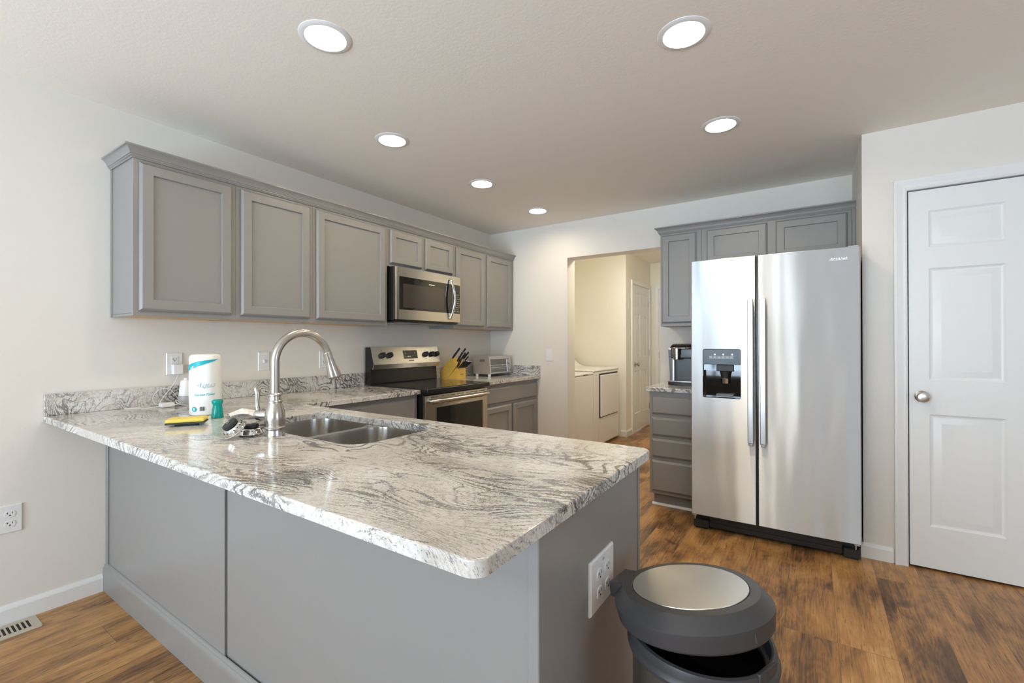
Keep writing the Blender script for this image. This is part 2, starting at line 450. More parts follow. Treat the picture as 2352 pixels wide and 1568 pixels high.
struct('wall_right', MB().box(6.4, 6.55, -3.2, -.25, 0, H).box(6.4, 6.55, 1.45, YP+.12, 0, H).box(6.4, 6.55, -.25, 1.45, 0, .78).box(6.4, 6.55, -.25, 1.45, 2.12, H), M_WALL, 'white wall on the right of the dining side', cat='wall')
struct('wall_rear', MB().box(-.15, .65, -3.35, -3.2, 0, H).box(2.55, 3.5, -3.35, -3.2, 0, H).box(5.1, 6.55, -3.35, -3.2, 0, H).box(.65, 2.55, -3.35, -3.2, 2.1, H)
       .box(3.5, 5.1, -3.35, -3.2, 0, .8).box(3.5, 5.1, -3.35, -3.2, 2.1, H), M_WALL, 'white wall behind the camera with sliding door and window', cat='wall')
# frames of the windows behind the camera
def win(name, axis, c, a0, a1, z0, z1, mull, label):
    mb = MB(); t = .05
    def bx(p, q, zz0, zz1):
        if axis == 'y': mb.box(p, q, c-.03, c+.03, zz0, zz1)
        else: mb.box(c-.03, c+.03, p, q, zz0, zz1)
    bx(a0, a0+t, z0, z1); bx(a1-t, a1, z0, z1); bx(a0, a1, z0, z0+t); bx(a0, a1, z1-t, z1)
    for mm in mull: bx(mm-.03, mm+.03, z0, z1)
    return struct(name, mb, M_TRIM, label, cat='window')
win('window_1', 'y', -3.27, .66, 2.54, 0.01, 2.09, [1.6], 'white-framed sliding glass door behind the camera')
win('window_2', 'y', -3.27, 3.51, 5.09, .81, 2.09, [4.3], 'white-framed window in the rear wall')
win('window_3', 'x', 6.47, -.24, 1.44, .79, 2.11, [.6], 'white-framed window in the right wall')
# laundry room and hall
HX, HY = .949, 5.852
struct('wall_laundry', MB().box(-.05, .08, YB+TB, HY+.1, 0, H).box(.08, HX, HY, HY+.12, 0, H), M_LAUNDRY, 'cream laundry wall behind the washer and dryer', cat='wall')
D2Y0, D2Y1, D2Z = 6.112, 6.872, 2.068
struct('wall_hall', MB().box(HX-.12, HX, HY+.12, D2Y0, 0, H).box(HX-.12, HX, D2Y1, 6.95, 0, H).box(HX-.12, HX, D2Y0, D2Y1, D2Z, H), M_LAUNDRY, 'cream hall wall with a narrow six-panel door', cat='wall')
struct('wall_hall_end', MB().box(HX-.12, 2.3, 6.95, 7.07, 0, H), M_LAUNDRY, 'cream wall closing the end of the hall', cat='wall')
struct('wall_hall_right', MB().box(2.2, 2.32, YB+TB, 6.95, 0, H), M_LAUNDRY, 'cream wall on the right of the hall', cat='wall')

def base_prof(h, t):   # (offset from wall, z)
    return [(0, 0), (t, 0), (t, h*.78), (t*.8, h*.86), (t*.45, h*.95), (t*.3, h), (0, h)]
struct('baseboard_left', MB().prism(base_prof(.085, .014), 'y', -3.2, .760), M_TRIM, 'white baseboard along the left wall beside the floor register', cat='baseboard')
struct('baseboard_pantry', MB().prism([(YP-a, z) for a, z in base_prof(.085, .014)], 'x', XP-.012, DX0-.068).prism([(XP-a, z) for a, z in base_prof(.085, .014)], 'y', YP-.012, YB-.02)
       .prism([(YP-a, z) for a, z in base_prof(.085, .014)], 'x', DX1+.07, 6.4), M_TRIM, 'white baseboard between the refrigerator and the panelled door', cat='baseboard')
struct('baseboard_hall', MB().prism([(HX+a, z) for a, z in base_prof(.085, .014)], 'y', HY-.012, D2Y0-.06).prism([(HY-a, z) for a, z in base_prof(.085, .014)], 'x', .88, HX+.012), M_TRIM, 'white baseboard at the corner past the dryer', cat='baseboard')

# ---- doors
def casing_prof(w): return [(0, 0), (0, .010), (w*.15, .014), (w*.3, .011), (w*.45, .013), (w*.8, .019), (w, .019), (w, 0)]
def casing(F, x0, x1, ztop, w=.058, gap=.004):
    """F(a,z,d); three mitred lengths"""
    mb = MB(); pr = casing_prof(w)
    path = [(x0-gap, 0, -1, 0), (x0-gap, ztop+gap, -1, 1), (x1+gap, ztop+gap, 1, 1), (x1+gap, 0, 1, 0)]
    rr = [[F(px+u*dx, pz+u*dz, d) for u, d in pr] for px, pz, dx, dz in path]
    return mb.rings(rr)
def panel_door(F, w, h, xs, zs, t=.035):
    """door slab: front face at depth 0 (towards viewer +), recessed panels at grid xs pairs, zs pairs"""
    mb = MB(); bm = mb.bm
    xl = sorted(set([0, w]+[v for p in xs for v in p])); zl = sorted(set([0, h]+[v for p in zs for v in p]))
    for i in range(len(xl)-1):
        for j in range(len(zl)-1):
            a, b, c, d = xl[i], xl[i+1], zl[j], zl[j+1]
            if (a, b) in xs and (c, d) in zs:
                rr = []
                for ins, dep in ((0, 0), (.006, -.005), (.014, -.008), (.020, -.008), (.048, -.001), (.052, 0)):
                    rr.append([F(a+ins, c+ins, dep), F(b-ins, c+ins, dep), F(b-ins, d-ins, dep), F(a+ins, d-ins, dep)])
                mb.rings(rr, close0=False)
            else: mb.poly([F(a, c, 0), F(b, c, 0), F(b, d, 0), F(a, d, 0)])
    bmesh.ops.remove_doubles(bm, verts=bm.verts, dist=1e-5)
    e = [F(0, 0, 0), F(w, 0, 0), F(w, h, 0), F(0, h, 0)]; k = [F(0, 0, -t), F(w, 0, -t), F(w, h, -t), F(0, h, -t)]
    for i in range(4):
        j = (i+1) % 4; mb.poly([e[i], e[j], k[j], k[i]])
    mb.poly(k)
    bmesh.ops.remove_doubles(bm, verts=bm.verts, dist=1e-5)
    return mb
def knob(F, x, z, parent, m=M_NICKEL):
    c = F(x, z, 0); ax = F(x, z, 1)-c
    obj('door_knob', MB().lathe([(.031, 0), (.031, .004), (.026, .008), (.013, .012), (.012, .030), (.020, .036), (.028, .046), (.029, .056), (.024, .064), (.010, .068)], c, ax, 28), m, parent, label='satin nickel knob')
def full_door(name, label, F, w, h, colx, rows, knobx, hinges, hingex, org, z0=.012, jamb=True):
    t = thing(name, label, 'door', org, kind='structure')
    G = lambda a, b, d: F(a, b+z0, d)
    obj('door_panel', panel_door(G, w, h-z0, colx, [(a-z0, b-z0) for a, b in rows]), M_DOORW, t, ang=25)
    for s in (0,):
        mb = MB().rings(rect_rings(lambda a, b, d: F(a-.004, b, d), .004-.0005, h+.004, [(0, -.03), (0, -.02)]))
    knob(F, knobx, .953, t)
    for hz in hinges:
        mb = MB()
        c = F(hingex, hz-.045, .004); mb.tube([c, F(hingex, hz+.045, .004)], .006, 10)
        obj('hinge', mb, M_NICKEL, t)
    return t
F1 = frame_map((DX0+.003, YP-.001, 0), (1, 0, 0), (0, 0, 1), (0, -1, 0))
full_door('door_1', 'large white six-panel door with satin nickel knob beside the refrigerator', F1, DX1-DX0-.006, DZ-.005,
          [(.084, .379), (.485, .780)], [(.240, .857), (1.045, 1.660), (1.777, 1.978)], .052, [], 0, (3.9, YP, 0))
struct('trim_1', casing(frame_map((DX0, YP-.001, 0), (1, 0, 0), (0, 0, 1), (0, -1, 0)), 0, DX1-DX0, DZ).box(DX0-.010, DX0-.004, YP-.004, YP+.10, 0, DZ+.008).box(DX1+.004, DX1+.010, YP-.004, YP+.10, 0, DZ+.008).box(DX0-.01, DX1+.01, YP-.004, YP+.1, DZ+.003, DZ+.009), M_TRIM, 'white moulded casing around the panelled door beside the refrigerator', cat='door casing')
struct('gap_shade_sheet', MB().box(DX0-.012, DX1+.012, YP+.09, YP+.10, 0, DZ+.01), M_SHADOWGAP, 'black sheet behind the panelled door, standing in for the shade of its gap', cat='painted shade')  # black sheet painting the shade seen through the door's edge gap
struct('trim_5', MB().box(DX0-.0125, DX0-.009, YP-.003, YP+.02, .925, .985), M_NICKEL, 'nickel strike plate on the door jamb left of the large door', cat='strike plate')
F2 = frame_map((HX+.001, D2Y0+.004, 0), (0, 1, 0), (0, 0, 1), (1, 0, 0))
full_door('door_2', 'narrow white six-panel hall door seen through the opening', F2, D2Y1-D2Y0-.008, D2Z-.004,
          [(.085, .335), (.415, .665)], [(.26, .86), (1.05, 1.66), (1.77, 1.96)], .10, [.30, 1.10, 1.83], .757, (HX, 6.49, 0), z0=.02)
struct('trim_3', casing(frame_map((HX, D2Y0, 0), (0, 1, 0), (0, 0, 1), (1, 0, 0)), 0, D2Y1-D2Y0, D2Z, w=.052), M_TRIM, 'white casing around the narrow hall door', cat='door casing')
F3 = frame_map((1.082, 6.948, 0), (1, 0, 0), (0, 0, 1), (0, -1, 0))
full_door('door_3', 'white door at the end of the hall, only its hinged edge in view', F3, .76, 2.055,
          [(.10, .34), (.42, .66)], [(.26, .86), (1.05, 1.66), (1.77, 1.96)], .70, [.30, 1.07, 1.83], -.004, (1.45, 6.95, 0))
struct('trim_4', casing(F3, 0, .76, 2.055, w=.052), M_TRIM, 'white casing of the door at the hall end', cat='door casing')

# ------------------------------------------------------------------ recessed ceiling lights
LNAMES = ['recessed light over the sink end of the peninsula, upper left and largest', 'recessed light nearest the camera on the right, above the peninsula end',
          'second recessed light from the camera in the left row', 'recessed light in the ceiling before the refrigerator',
          'recessed light in the ceiling before the microwave', 'farthest recessed light, near the far left corner']
for (cx, cy), nm in zip(LIGHTS, LNAMES):
    t = thing('recessed_light', nm, 'ceiling light', (cx, cy, H), group='recessed ceiling lights')
    obj('trim_ring', MB().lathe([(.0745, .022), (.074, 0.000), (.078, -.006), (.090, -.0055), (.100, -.0015), (.101, .0005), (.0765, .0005), (.0765, .022)], (cx, cy, H), n=48, cap0=False, cap1=False), M_TRIM, t)
    obj('lens', MB().lathe([(.0735, .020), (.0735, .017), (.055, .0165)], (cx, cy, H), n=48), M_LENS, t, label='glowing white lens')
# ceiling light of the laundry, hidden behind the opening's header
t = thing('flush_light', 'round flush ceiling light of the laundry room, above the opening header', 'ceiling light', (1.45, 4.75, H))
obj('base', MB().lathe([(.14, 0), (.14, -.02), (.13, -.025)], (1.45, 4.75, H)), M_TRIM, t)
obj('glass_shade', MB().lathe([(.128, -.0255), (.12, -.05), (.08, -.075), (.02, -.085)], (1.45, 4.75, H)), emis('laundry_shade', (1, .92, .76), 80.0), t)

# added warm fill light in pendant form, unseen behind the camera
PX, PY, PZ = 2.35, -1.35, 1.95
t = thing('fill_pendant', 'added three-globe fill light, unseen behind the camera', 'fill light', (PX, PY, H))
obj('canopy', MB().lathe([(.065, 0), (.065, -.02), (.02, -.03)], (PX, PY, H), n=28), M_NICKEL, t)
obj('stem', MB().tube([(PX, PY, H-.03), (PX, PY, PZ+.13)], .008, 12), M_NICKEL, t)
M_FILLGLOBE = emis('fill_globe', (1.0, .88, .68), FILL_STRENGTH)
for i in range(3):
    a = 2*pi*i/3+.4; gx, gy = PX+.2*cos(a), PY+.2*sin(a)
    ar = obj('arm', MB().tube([(PX, PY, PZ+.13), (PX+.1*cos(a), PY+.1*sin(a), PZ+.15), (gx, gy, PZ+.12), (gx, gy, PZ+.085)], .007, 10), M_NICKEL, t)
    obj('globe_shade', MB().lathe([(.08*sin(pi*k/12), -.08*cos(pi*k/12)) for k in range(1, 12)], (gx, gy, PZ), n=24), M_FILLGLOBE, t)

# ------------------------------------------------------------------ cabinets
Zc = 1.388; ZU = 2.150
def FX(x, y0, z0): return frame_map((x, y0, z0), (0, 1, 0), (0, 0, 1), (1, 0, 0))      # faces +x
def FYm(x0, y, z0): return frame_map((x0, y, z0), (1, 0, 0), (0, 0, 1), (0, -1, 0))    # faces -y
def FYp(x0, y, z0): return frame_map((x0, y, z0), (1, 0, 0), (0, 0, 1), (0, 1, 0))     # faces +y
def upper_left(y0, y1, z0, doors, label):
    t = thing('wall_cabinet', label, 'cabinet', (.15, (y0+y1)/2, z0), group='wall cabinets over the range run')
    g = .0005
    mb = MB().box(.002, .287, y0+g, y1-g, z0+.012, ZU).box(.286, .305, y0+g, y1-g, z0, ZU, .0008, 1).box(.002, .287, y0+g, y0+.012, z0, z0+.013).box(.002, .287, y1-.012, y1-g, z0, z0+.013)
    obj('cabinet_body', mb, M_CAB, t)
    obj('bottom_panel', MB().box(.004, .285, y0+.013, y1-.013, z0+.002, z0+.0115), M_MAPLE, t, label='bare maple underside')
    for a, b, zb in doors:
        obj('door', shaker(FX(.3052, a, zb), b-a, 2.130-zb), M_CAB, t)
    return t
ua = upper_left(.792, 1.254, Zc, [(.814, 1.231, 1.413)], 'grey wall cabinet with one door at the near left end of the row')
obj('side_stile', MB().box(0.001, .022, .788, .7925, Zc, 2.144), M_CAB, ua)
upper_left(1.254, 1.723, Zc, [(1.279, 1.700, 1.413)], 'grey wall cabinet with one door, second from the near left end')
upper_left(1.723, 2.343, Zc, [(1.746, 2.318, 1.413)], 'wide single-door grey wall cabinet just left of the microwave')
upper_left(2.343, 3.112, 1.846, [(2.364, 2.703, 1.868), (2.744, 3.091, 1.868)], 'short grey two-door cabinet above the microwave')
ue = upper_left(3.112, 4.055, Zc, [(3.138, 3.559, 1.413), (3.606, 4.033, 1.413)], 'grey two-door wall cabinet in the far corner right of the microwave')
obj('filler_strip', MB().box(.285, .304, 4.0552, YB-.001, Zc, ZU), M_CAB, ue)
def crown_prof(s=1):   # (out, z) from cabinet face
    return [(0, 2.1445), (.006, 2.1445), (.008, 2.151), (.012, 2.153), (.012, 2.158), (.016, 2.160), (.017, 2.165), (.021, 2.174), (.028, 2.184), (.036, 2.190), (.0385, 2.191), (.0385, 2.199), (0, 2.199)]
def crown(path, name, label):
    mb = MB(); rr = []
    for (px, py, dx, dy) in path: rr.append([(px+dx*o_, py+dy*o_, z) for o_, z in crown_prof()])
    mb.rings(rr); return obj(name, mb, M_CAB, None, label=label, cat='crown moulding', ang=50)
crown([(.001, .7918, 0, -1), (.3055, .7918, 1, -1), (.3055, YB-.001, 1, 0)], 'crown_molding', 'grey crown moulding topping the long left row of wall cabinets')
# right group over the refrigerator
YF = YB-.305
def upper_right(x0, x1, z0, doors, label, right_end=None):
    t = thing('wall_cabinet', label, 'cabinet', ((x0+x1)/2, YB-.15, z0), group='wall cabinets over the refrigerator')
    g = .0005
    mb = MB().box(x0+g, x1-g, YF+.018, YB-.002, z0+.012, ZU).box(x0+g, x1-g, YF, YF+.019, z0, ZU, .0008, 1).box(x0+g, x0+.012, YF+.018, YB-.002, z0, z0+.013).box(x1-.012, x1-g, YF+.018, YB-.002, z0, z0+.013)
    obj('cabinet_body', mb, M_CAB, t)
    obj('bottom_panel', MB().box(x0+.013, x1-.013, YF+.02, YB-.004, z0+.002, z0+.0115), M_MAPLE, t, label='bare maple underside')
    for a, b, zb in doors: obj('door', shaker(FYm(a, YF-.0002, zb), b-a, 2.132-zb), M_CAB, t)
    return t
upper_right(1.969, 2.290, Zc, [(1.983, 2.252, 1.413)], 'narrow tall grey wall cabinet above the coffee maker')
ur = upper_right(2.290, 3.238, 1.846, [(2.327, 2.742, 1.868), (2.794, 3.213, 1.868)], 'short wide grey two-door cabinet above the refrigerator')
obj('filler_strip', MB().box(3.2385, XP-.001, YF-.010, YF+.010, 1.846, ZU, .002), M_CAB, ur)
crown([(1.9685, YB-.001, -1, 0), (1.9685, YF-.0005, -1, -1), (XP-.001, YF-.0005, 0, -1)], 'crown_molding', 'grey crown moulding topping the cabinets over the refrigerator')

def base_cab_x(y0, y1, doors, drawers, label, y_end=None):
    t = thing('base_cabinet', label, 'cabinet', (.3, (y0+y1)/2, 0), group='base cabinets along the left wall')
    obj('cabinet_body', MB().box(.003, .610, y0, y1, .102, .883, .001, 1), M_CAB, t)
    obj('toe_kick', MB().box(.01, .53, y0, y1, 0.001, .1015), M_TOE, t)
    for a, b, c, d in doors: obj('door', shaker(FX(.6102, a, c), b-a, d-c), M_CAB, t)
    for a, b, c, d in drawers: obj('drawer', slab_front(FX(.6102, a, c), b-a, d-c), M_CAB, t)
    return t
base_cab_x(1.452, 2.354, [(1.475, 1.885, .125, .675), (1.915, 2.330, .125, .675)], [(1.475, 2.330, .700, .853)], 'grey base cabinet between the peninsula and the range')
base_cab_x(3.126, 4.078, [(3.165, 3.582, .125, .675), (3.617, 4.049, .125, .675)], [(3.165, 4.049, .700, .850)], 'grey base cabinet in the far corner right of the range')

# ---- worktops
def arc(cx, cy, r, a0, a1, n=10): return [(cx+r*cos(R(a0+(a1-a0)*i/n)), cy+r*sin(R(a0+(a1-a0)*i/n))) for i in range(n+1)]
ZT, ZB0 = .914, .885
outl = [(.0015, .548)]+arc(2.58-.030, .548+.030, .030, -90, 0)+arc(2.58-.035, 1.451-.035, .035, 0, 90, 6)+arc(.648+.02, 1.451+.02, .02, 270, 180, 4)+[(.648, 2.3555), (.0015, 2.3555)]
SX0, SX1, SY0, SY1 = .985, 1.757, .948, 1.350
hole = rrect(SX0, SX1, SY0, SY1, .095, 9)
ct = obj('countertop', stone(MB(), outl, ZB0, ZT, [hole]), M_GRAN, None, label='veined white and grey granite worktop of the peninsula and left run with sink cutout', cat='countertop')
obj('backsplash', MB().box(.0015, .021, .548, 2.354, ZT+.0003, 1.016, .002, 2), M_GRAN, ct)
ct2 = obj('countertop', stone(MB(), [(.0015, 3.1235), (.648, 3.1235), (.648, YB-.0015), (.0015, YB-.0015)], ZB0, ZT), M_GRAN, None, label='granite worktop right of the range holding toaster oven and knife block', cat='countertop')
obj('backsplash', MB().box(.0015, .021, 3.1235, YB-.022, ZT+.0003, 1.016, .002, 2).box(.0015, .648, YB-.0215, YB-.0015, ZT+.0003, 1.016, .002, 2), M_GRAN, ct2)
obj('countertop', stone(MB(), [(1.940, 3.447), (2.318, 3.447), (2.318, YB-.0015), (1.940, YB-.0015)], ZB0, ZT), M_GRAN, None, label='short granite worktop on the drawer cabinet under the coffee maker', cat='countertop')

# ---- drawer cabinet left of fridge
t = thing('drawer_cabinet', 'narrow grey four-drawer base cabinet left of the refrigerator', 'cabinet', (2.13, 3.8, 0))
obj('cabinet_body', MB().box(1.967, 2.312, 3.483, YB-.003, .102, .884, .001, 1), M_CAB, t)
obj('toe_kick', MB().box(1.985, 2.308, 3.54, YB-.003, .001, .1015), M_CAB, t)
obj('shoe_molding', MB().prism([(3.540, 0.001), (3.524, .001), (3.524, .008), (3.530, .016), (3.540, .018)], 'x', 1.972, 2.31), M_TRIM, t, label='white shoe moulding')
for z0, z1 in ((.710, .848), (.547, .685), (.384, .522), (.126, .358)):
    obj('drawer', slab_front(FYm(1.987, 3.4828, z0), .307, z1-z0), M_CAB, t)

# ---- peninsula
t = thing('peninsula_cabinet', 'grey painted panelled peninsula base under the granite bar', 'cabinet', (1.3, 1.1, 0))
obj('back_panel', MB().box(.0315, 1.250, .778, .797, .105, .884, .001, 1), M_CAB, t)
obj('back_panel', MB().box(1.2575, 2.5255, .7845, .797, .105, .884, .001, 1), M_CAB, t)
obj('filler_strip', MB().box(.001, .031, .771, .797, .125, .884, .002, 1), M_CAB, t)
obj('batten', MB().box(1.2502, 1.2573, .7895, .797, .11, .884), M_TOE, t, label='dark recessed joint between the panels')
obj('corner_post', MB().box(2.526, 2.5525, .7775, .8045, .105, .884, .002, 1), M_CAB, t)
obj('end_panel', MB().box(2.531, 2.5495, .805, 1.3965, .002, .884, .001, 1), M_CAB, t)
obj('end_stile', MB().box(2.526, 2.5525, 1.397, 1.4145, .002, .884, .001, 1), M_CAB, t)
obj('inner_face', MB().box(.62, 2.525, 1.392, 1.410, .102, .884), M_CAB, t)
for a, b in ((.70, 1.16), (1.19, 1.65), (1.68, 2.06), (2.09, 2.5)):
    obj('door', shaker(FYp(a, 1.4102, .125), b-a, .725), M_CAB, t)
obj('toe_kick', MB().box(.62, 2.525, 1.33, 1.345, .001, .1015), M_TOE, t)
pr = [(0, 0.0005), (.017, .0005), (.017, .098), (.0155, .103), (.016, .110), (.0135, .117), (.009, .122), (.010, .128), (.005, .134), (0, .1355)]
obj('base_molding', MB().rings([[(.001, .7775-u, z) for u, z in pr], [(2.5528+0, .7775-u, z) for u, z in pr]]), M_CAB, t, label='moulded baseboard in cabinet grey', ang=50)

# ------------------------------------------------------------------ sink
t = thing('sink', 'stainless double-bowl undermount sink set in the peninsula granite', 'sink', (1.37, 1.15, .68))
def bowl(x0, x1, y0, y1, r, dz):
    rr = []
    for ins, z, rad in ((-.006, .8835, r+.004), (0, .8835, r), (.001, .872, r), (.004, .80, r), (.010, .735-dz, r*.9), (.022, .712-dz, r*.7), (.05, .702-dz, r*.4), (.09, .699-dz, r*.2)):
        rr.append([(x, y, z) for x, y in rrect(x0+ins, x1-ins, y0+ins, y1-ins, max(.01, rad), 8)])
    return MB().rings(rr, close0=False)
obj('bowl', bowl(.978, 1.357, .941, 1.357, .085, 0), M_SINK, t, ang=60)
obj('bowl', bowl(1.392, 1.764, .941, 1.357, .085, 0), M_SINK, t, ang=60)
rim = MB()
def flat_with_holes(mb, outer, holes, z):
    bm = mb.bm; loops = [[bm.verts.new((x, y, z)) for x, y in l] for l in [outer]+holes]; flat = [v for l in loops for v in l]
    for tr in tessellate_polygon([[v.co.copy() for v in l] for l in loops]):
        try: bm.faces.new([flat[i] for i in tr])
        except ValueError: pass
flat_with_holes(rim, rrect(.955, 1.787, .918, 1.380, .1, 8), [rrect(.978, 1.357, .941, 1.357, .085, 8), rrect(1.392, 1.764, .941, 1.357, .085, 8)], .8840)
obj('rim', rim, M_SINK, t, ang=None)
for cx in (1.168, 1.578):
    obj('drain', MB().lathe([(.057, .7005), (.055, .703), (.045, .701), (.04, .692)], (cx, 1.15, 0), n=28), M_CHROME, t)

# ------------------------------------------------------------------ faucet
FX0, FY0 = 1.348, .907
t = thing('faucet', 'tall brushed nickel gooseneck pull-down faucet behind the sink', 'faucet', (FX0, FY0, ZT))
prof = [(.0345, 0.0003), (.0345, .006), (.0325, .010), (.0325, .021), (.0355, .024), (.0358, .029), (.033, .033), (.0330, .040), (.0350, .055), (.0352, .068), (.0335, .085), (.0285, .103), (.0235, .116), (.0235, .119), (.0265, .121), (.0265, .126), (.0225, .129), (.0205, .142), (.0205, .144), (.0235, .146), (.0225, .151), (.0175, .155)]
obj('body', MB().lathe(prof, (FX0, FY0, ZT), n=40), M_NICKEL, t)
Rr = .111; zc = 1.182
pts = [(FX0, FY0, z) for z in (1.066, 1.10, 1.14, zc)]
for i in range(1, 23):
    a = R(161*i/22); pts.append((FX0, FY0+Rr*(1-cos(a)), zc+Rr*sin(a)))
obj('spout', MB().tube(pts, .0155, 20), M_NICKEL, t, ang=50)
e = Vector(pts[-1]); dr = Vector((0, sin(R(19)), -cos(R(19))))
obj('spray_head', MB().lathe([(.0158, .0005), (.0168, .003), (.0172, .03), (.0195, .055), (.0245, .085), (.0275, .103), (.0275, .108), (.0255, .112), (.018, .113)], e, dr, 32), M_NICKEL, t)
hd = Vector((-.86, -.51, 0)).normalized(); hb = Vector((FX0, FY0, .988))
obj('handle_hub', MB().lathe([(.0205, .028), (.0205, .048), (.0195, .049), (.0195, .050), (.0205, .051), (.0205, .064), (.017, .071), (.008, .074)], hb, hd, 28), M_NICKEL, t)
e2 = hb+hd*.062
obj('lever', MB().tube([e2+Vector((0, 0, .010)), e2+hd*.006+Vector((0, 0, .035)), e2+hd*.006+Vector((0, 0, .055)), e2+hd*.004+Vector((0, 0, .075)), e2+hd*.008+Vector((0, 0, .092)), e2+hd*.012+Vector((0, 0, .102))],
    [.0095, .007, .0075, .0095, .0105, .006], 16), M_NICKEL, t, ang=60)

# ------------------------------------------------------------------ range
RY0, RY1 = 2.363, 3.119
t = thing('range', 'freestanding electric range in stainless steel and black', 'stove', (.36, 2.74, 0))
obj('body', MB().box(.02, .655, RY0, RY1, .02, .886, .002, 1).box(.05, .6, RY0+.02, RY1-.02, .001, .02), M_BLACK, t)
ck = obj('cooktop', MB().box(.075, .709, RY0, RY1, .8865, .920, .007, 3), M_BLACK, t)
obj('cooktop_glass', MB().box(.10, .690, RY0+.014, RY1-.014, .9205, .9222, .0007, 1), M_COOK, ck)
gp = [(.03, .921), (.085, .921), (.092, .935), (.085, 1.035), (.115, 1.046), (.132, 1.082), (.093, 1.221), (.03, 1.221)]
bg = obj('backguard', MB().prism([(.024, .9205), (.090, .9205), (.094, .935), (.086, 1.040), (.110, 1.050), (.126, 1.082), (.088, 1.2195), (.024, 1.2195)], 'y', RY0+.001, RY1-.001), M_BLACK, t, label='black back guard', ang=40)
cp = obj('control_panel', MB().prism([(.112, 1.044), (.1175, 1.044), (.134, 1.082), (.0945, 1.2225), (.030, 1.2255), (.030, 1.2205), (.088, 1.2198), (.1275, 1.082)], 'y', RY0-.001, RY1+.001), M_STEEL, t, label='brushed steel control panel', ang=25)
gd = Vector((.134-.0945, 0, 1.082-1.2225)).normalized(); gn = Vector((-gd.z, 0, gd.x)); gn = gn if gn.x > 0 else -gn
def GP(y, s, d=0): return Vector((.0945, y, 1.2225))+gd*s+gn*d     # s down the slope
for y in (2.458, 2.534, 2.948, 3.026, 3.096):
    y = min(y, 3.088)
    c = GP(y, .072)
    kb = MB().lathe([(.0245, .0003), (.0245, .006), (.0225, .008), (.0205, .026), (.017, .029)], c, gn, 26)
    Mx = Matrix((gn, Vector((0, 1, 0)), -gd)).transposed().to_4x4(); Mx.translation = c
    kb.box(.024, .036, -.0055, .0055, -.019, .019, .0025, 2, M=Mx)
    k = obj('knob', kb, M_BLACKM, cp, label='black burner knob')
mk = MB()
Mx = Matrix((gn, Vector((0, 1, 0)), -gd)).transposed().to_4x4()
Mp = Mx.copy(); Mp.translation = GP(2.766, .069)
obj('display', MB().box(.0002, .002, -.081, .081, -.036, .036, .0008, 1, M=Mp), M_GLASSK, cp)
for (a, b, w_, h_) in ((-.058, .010, .010, .004), (.052, .013, .006, .005), (-.058, -.018, .012, .004), (-.030, -.018, .014, .008), (-.010, -.018, .014, .008), (.022, -.015, .006, .003), (.052, -.015, .006, .005)):
    obj('display_marking', MB().box(.0022, .0026, a-w_/2, a+w_/2, b-h_/2, b+h_/2, M=Mp), M_KEYS, cp)
mk = MB()
for y, s in ((2.458, .108), (2.534, .108), (2.458, .033), (2.948, .108), (3.026, .108), (3.088, .108), (2.948, .034), (3.026, .034)):
    Mq = Mx.copy(); Mq.translation = GP(y, s)
    obj('knob_marking', MB().box(.0002, .0006, -.004, .004, -.0022, .0022, M=Mq), M_DARKSLOT, cp)
for i in range(9):
    Mq = Mx.copy(); Mq.translation = GP(2.742+i*.0065, .122)
    mk.box(.0002, .0006, -.0024, .0024, -.0035, .0035, M=Mq)
obj('brand_lettering', mk, M_DARKSLOT, cp)
# oven door
dfx = .684
dr_ = obj('oven_door', MB().box(.656, dfx, RY0+.003, RY1-.003, .235, .869, .004, 2), M_STEEL, t, label='stainless oven door')
obj('window', MB().box(dfx+.0002, dfx+.0022, 2.470, 3.055, .36, .786, .0006, 1), M_STEEL, dr_)
obj('window_glass', MB().box(dfx+.0024, dfx+.0042, 2.483, 3.043, .372, .774, .0006, 1), M_GLASSK, dr_, label='dark oven window glass')
sl = MB()
for zz, segs in ((.851, ((2.42, 2.50), (2.54, 2.565), (2.60, 2.69), (2.72, 2.80), (2.83, 2.85), (2.88, 2.97), (3.0, 3.08))), (.802, ((2.44, 2.50), (2.54, 2.565), (2.60, 2.69), (2.72, 2.80), (2.83, 2.85), (2.88, 2.97), (3.0, 3.06)))):
    for a, b in segs: obj('vent_slot', MB().box(dfx+.0001, dfx+.0006, a, b, zz, zz+.0045), M_DARKSLOT, dr_)
obj('handle', MB().tube([(dfx-.002, 2.405, .829), (dfx+.028, 2.409, .829), (dfx+.046, 2.425, .829), (dfx+.052, 2.50, .829), (dfx+.054, 2.74, .829), (dfx+.052, 2.98, .829), (dfx+.046, 3.065, .829), (dfx+.028, 3.081, .829), (dfx-.002, 3.085, .829)], .0145, 16), M_NICKEL, dr_, ang=60)
obj('storage_drawer', MB().box(.656, .682, RY0+.003, RY1-.003, .06, .228, .004, 2), M_STEEL, t)

# ------------------------------------------------------------------ microwave
MX = .3815; MZ0, MZ1 = 1.437, 1.8405
t = thing('microwave', 'over-the-range stainless microwave with curved chrome handle', 'microwave', (.2, 2.74, MZ0))
obj('body', MB().box(.003, .352, RY0-.001, RY1-.004, MZ0-.006, MZ1+.002, .002, 1).box(.06, .34, RY0+.02, RY1-.03, MZ0-.02, MZ0-.0065), M_BLACK, t)
obj('grease_filter', MB().box(.10, .24, RY0+.08, RY0+.32, MZ0-.0225, MZ0-.0205).box(.10, .24, RY1-.32, RY1-.08, MZ0-.0225, MZ0-.0205), M_STEEL, t)
md = obj('door', MB().prism([(.353, RY0+.001), (.353, 3.0035), (MX, 3.0035), (MX, RY0+.030), (MX-.010, RY0+.001)], 'z', MZ0, MZ1), M_STEEL, t, ang=25, label='stainless door frame')
obj('window', MB().box(MX+.0002, MX+.0015, 2.396, 3.0035, 1.514, 1.768, .0006, 1), M_GLASSK, md, label='dark glass window')
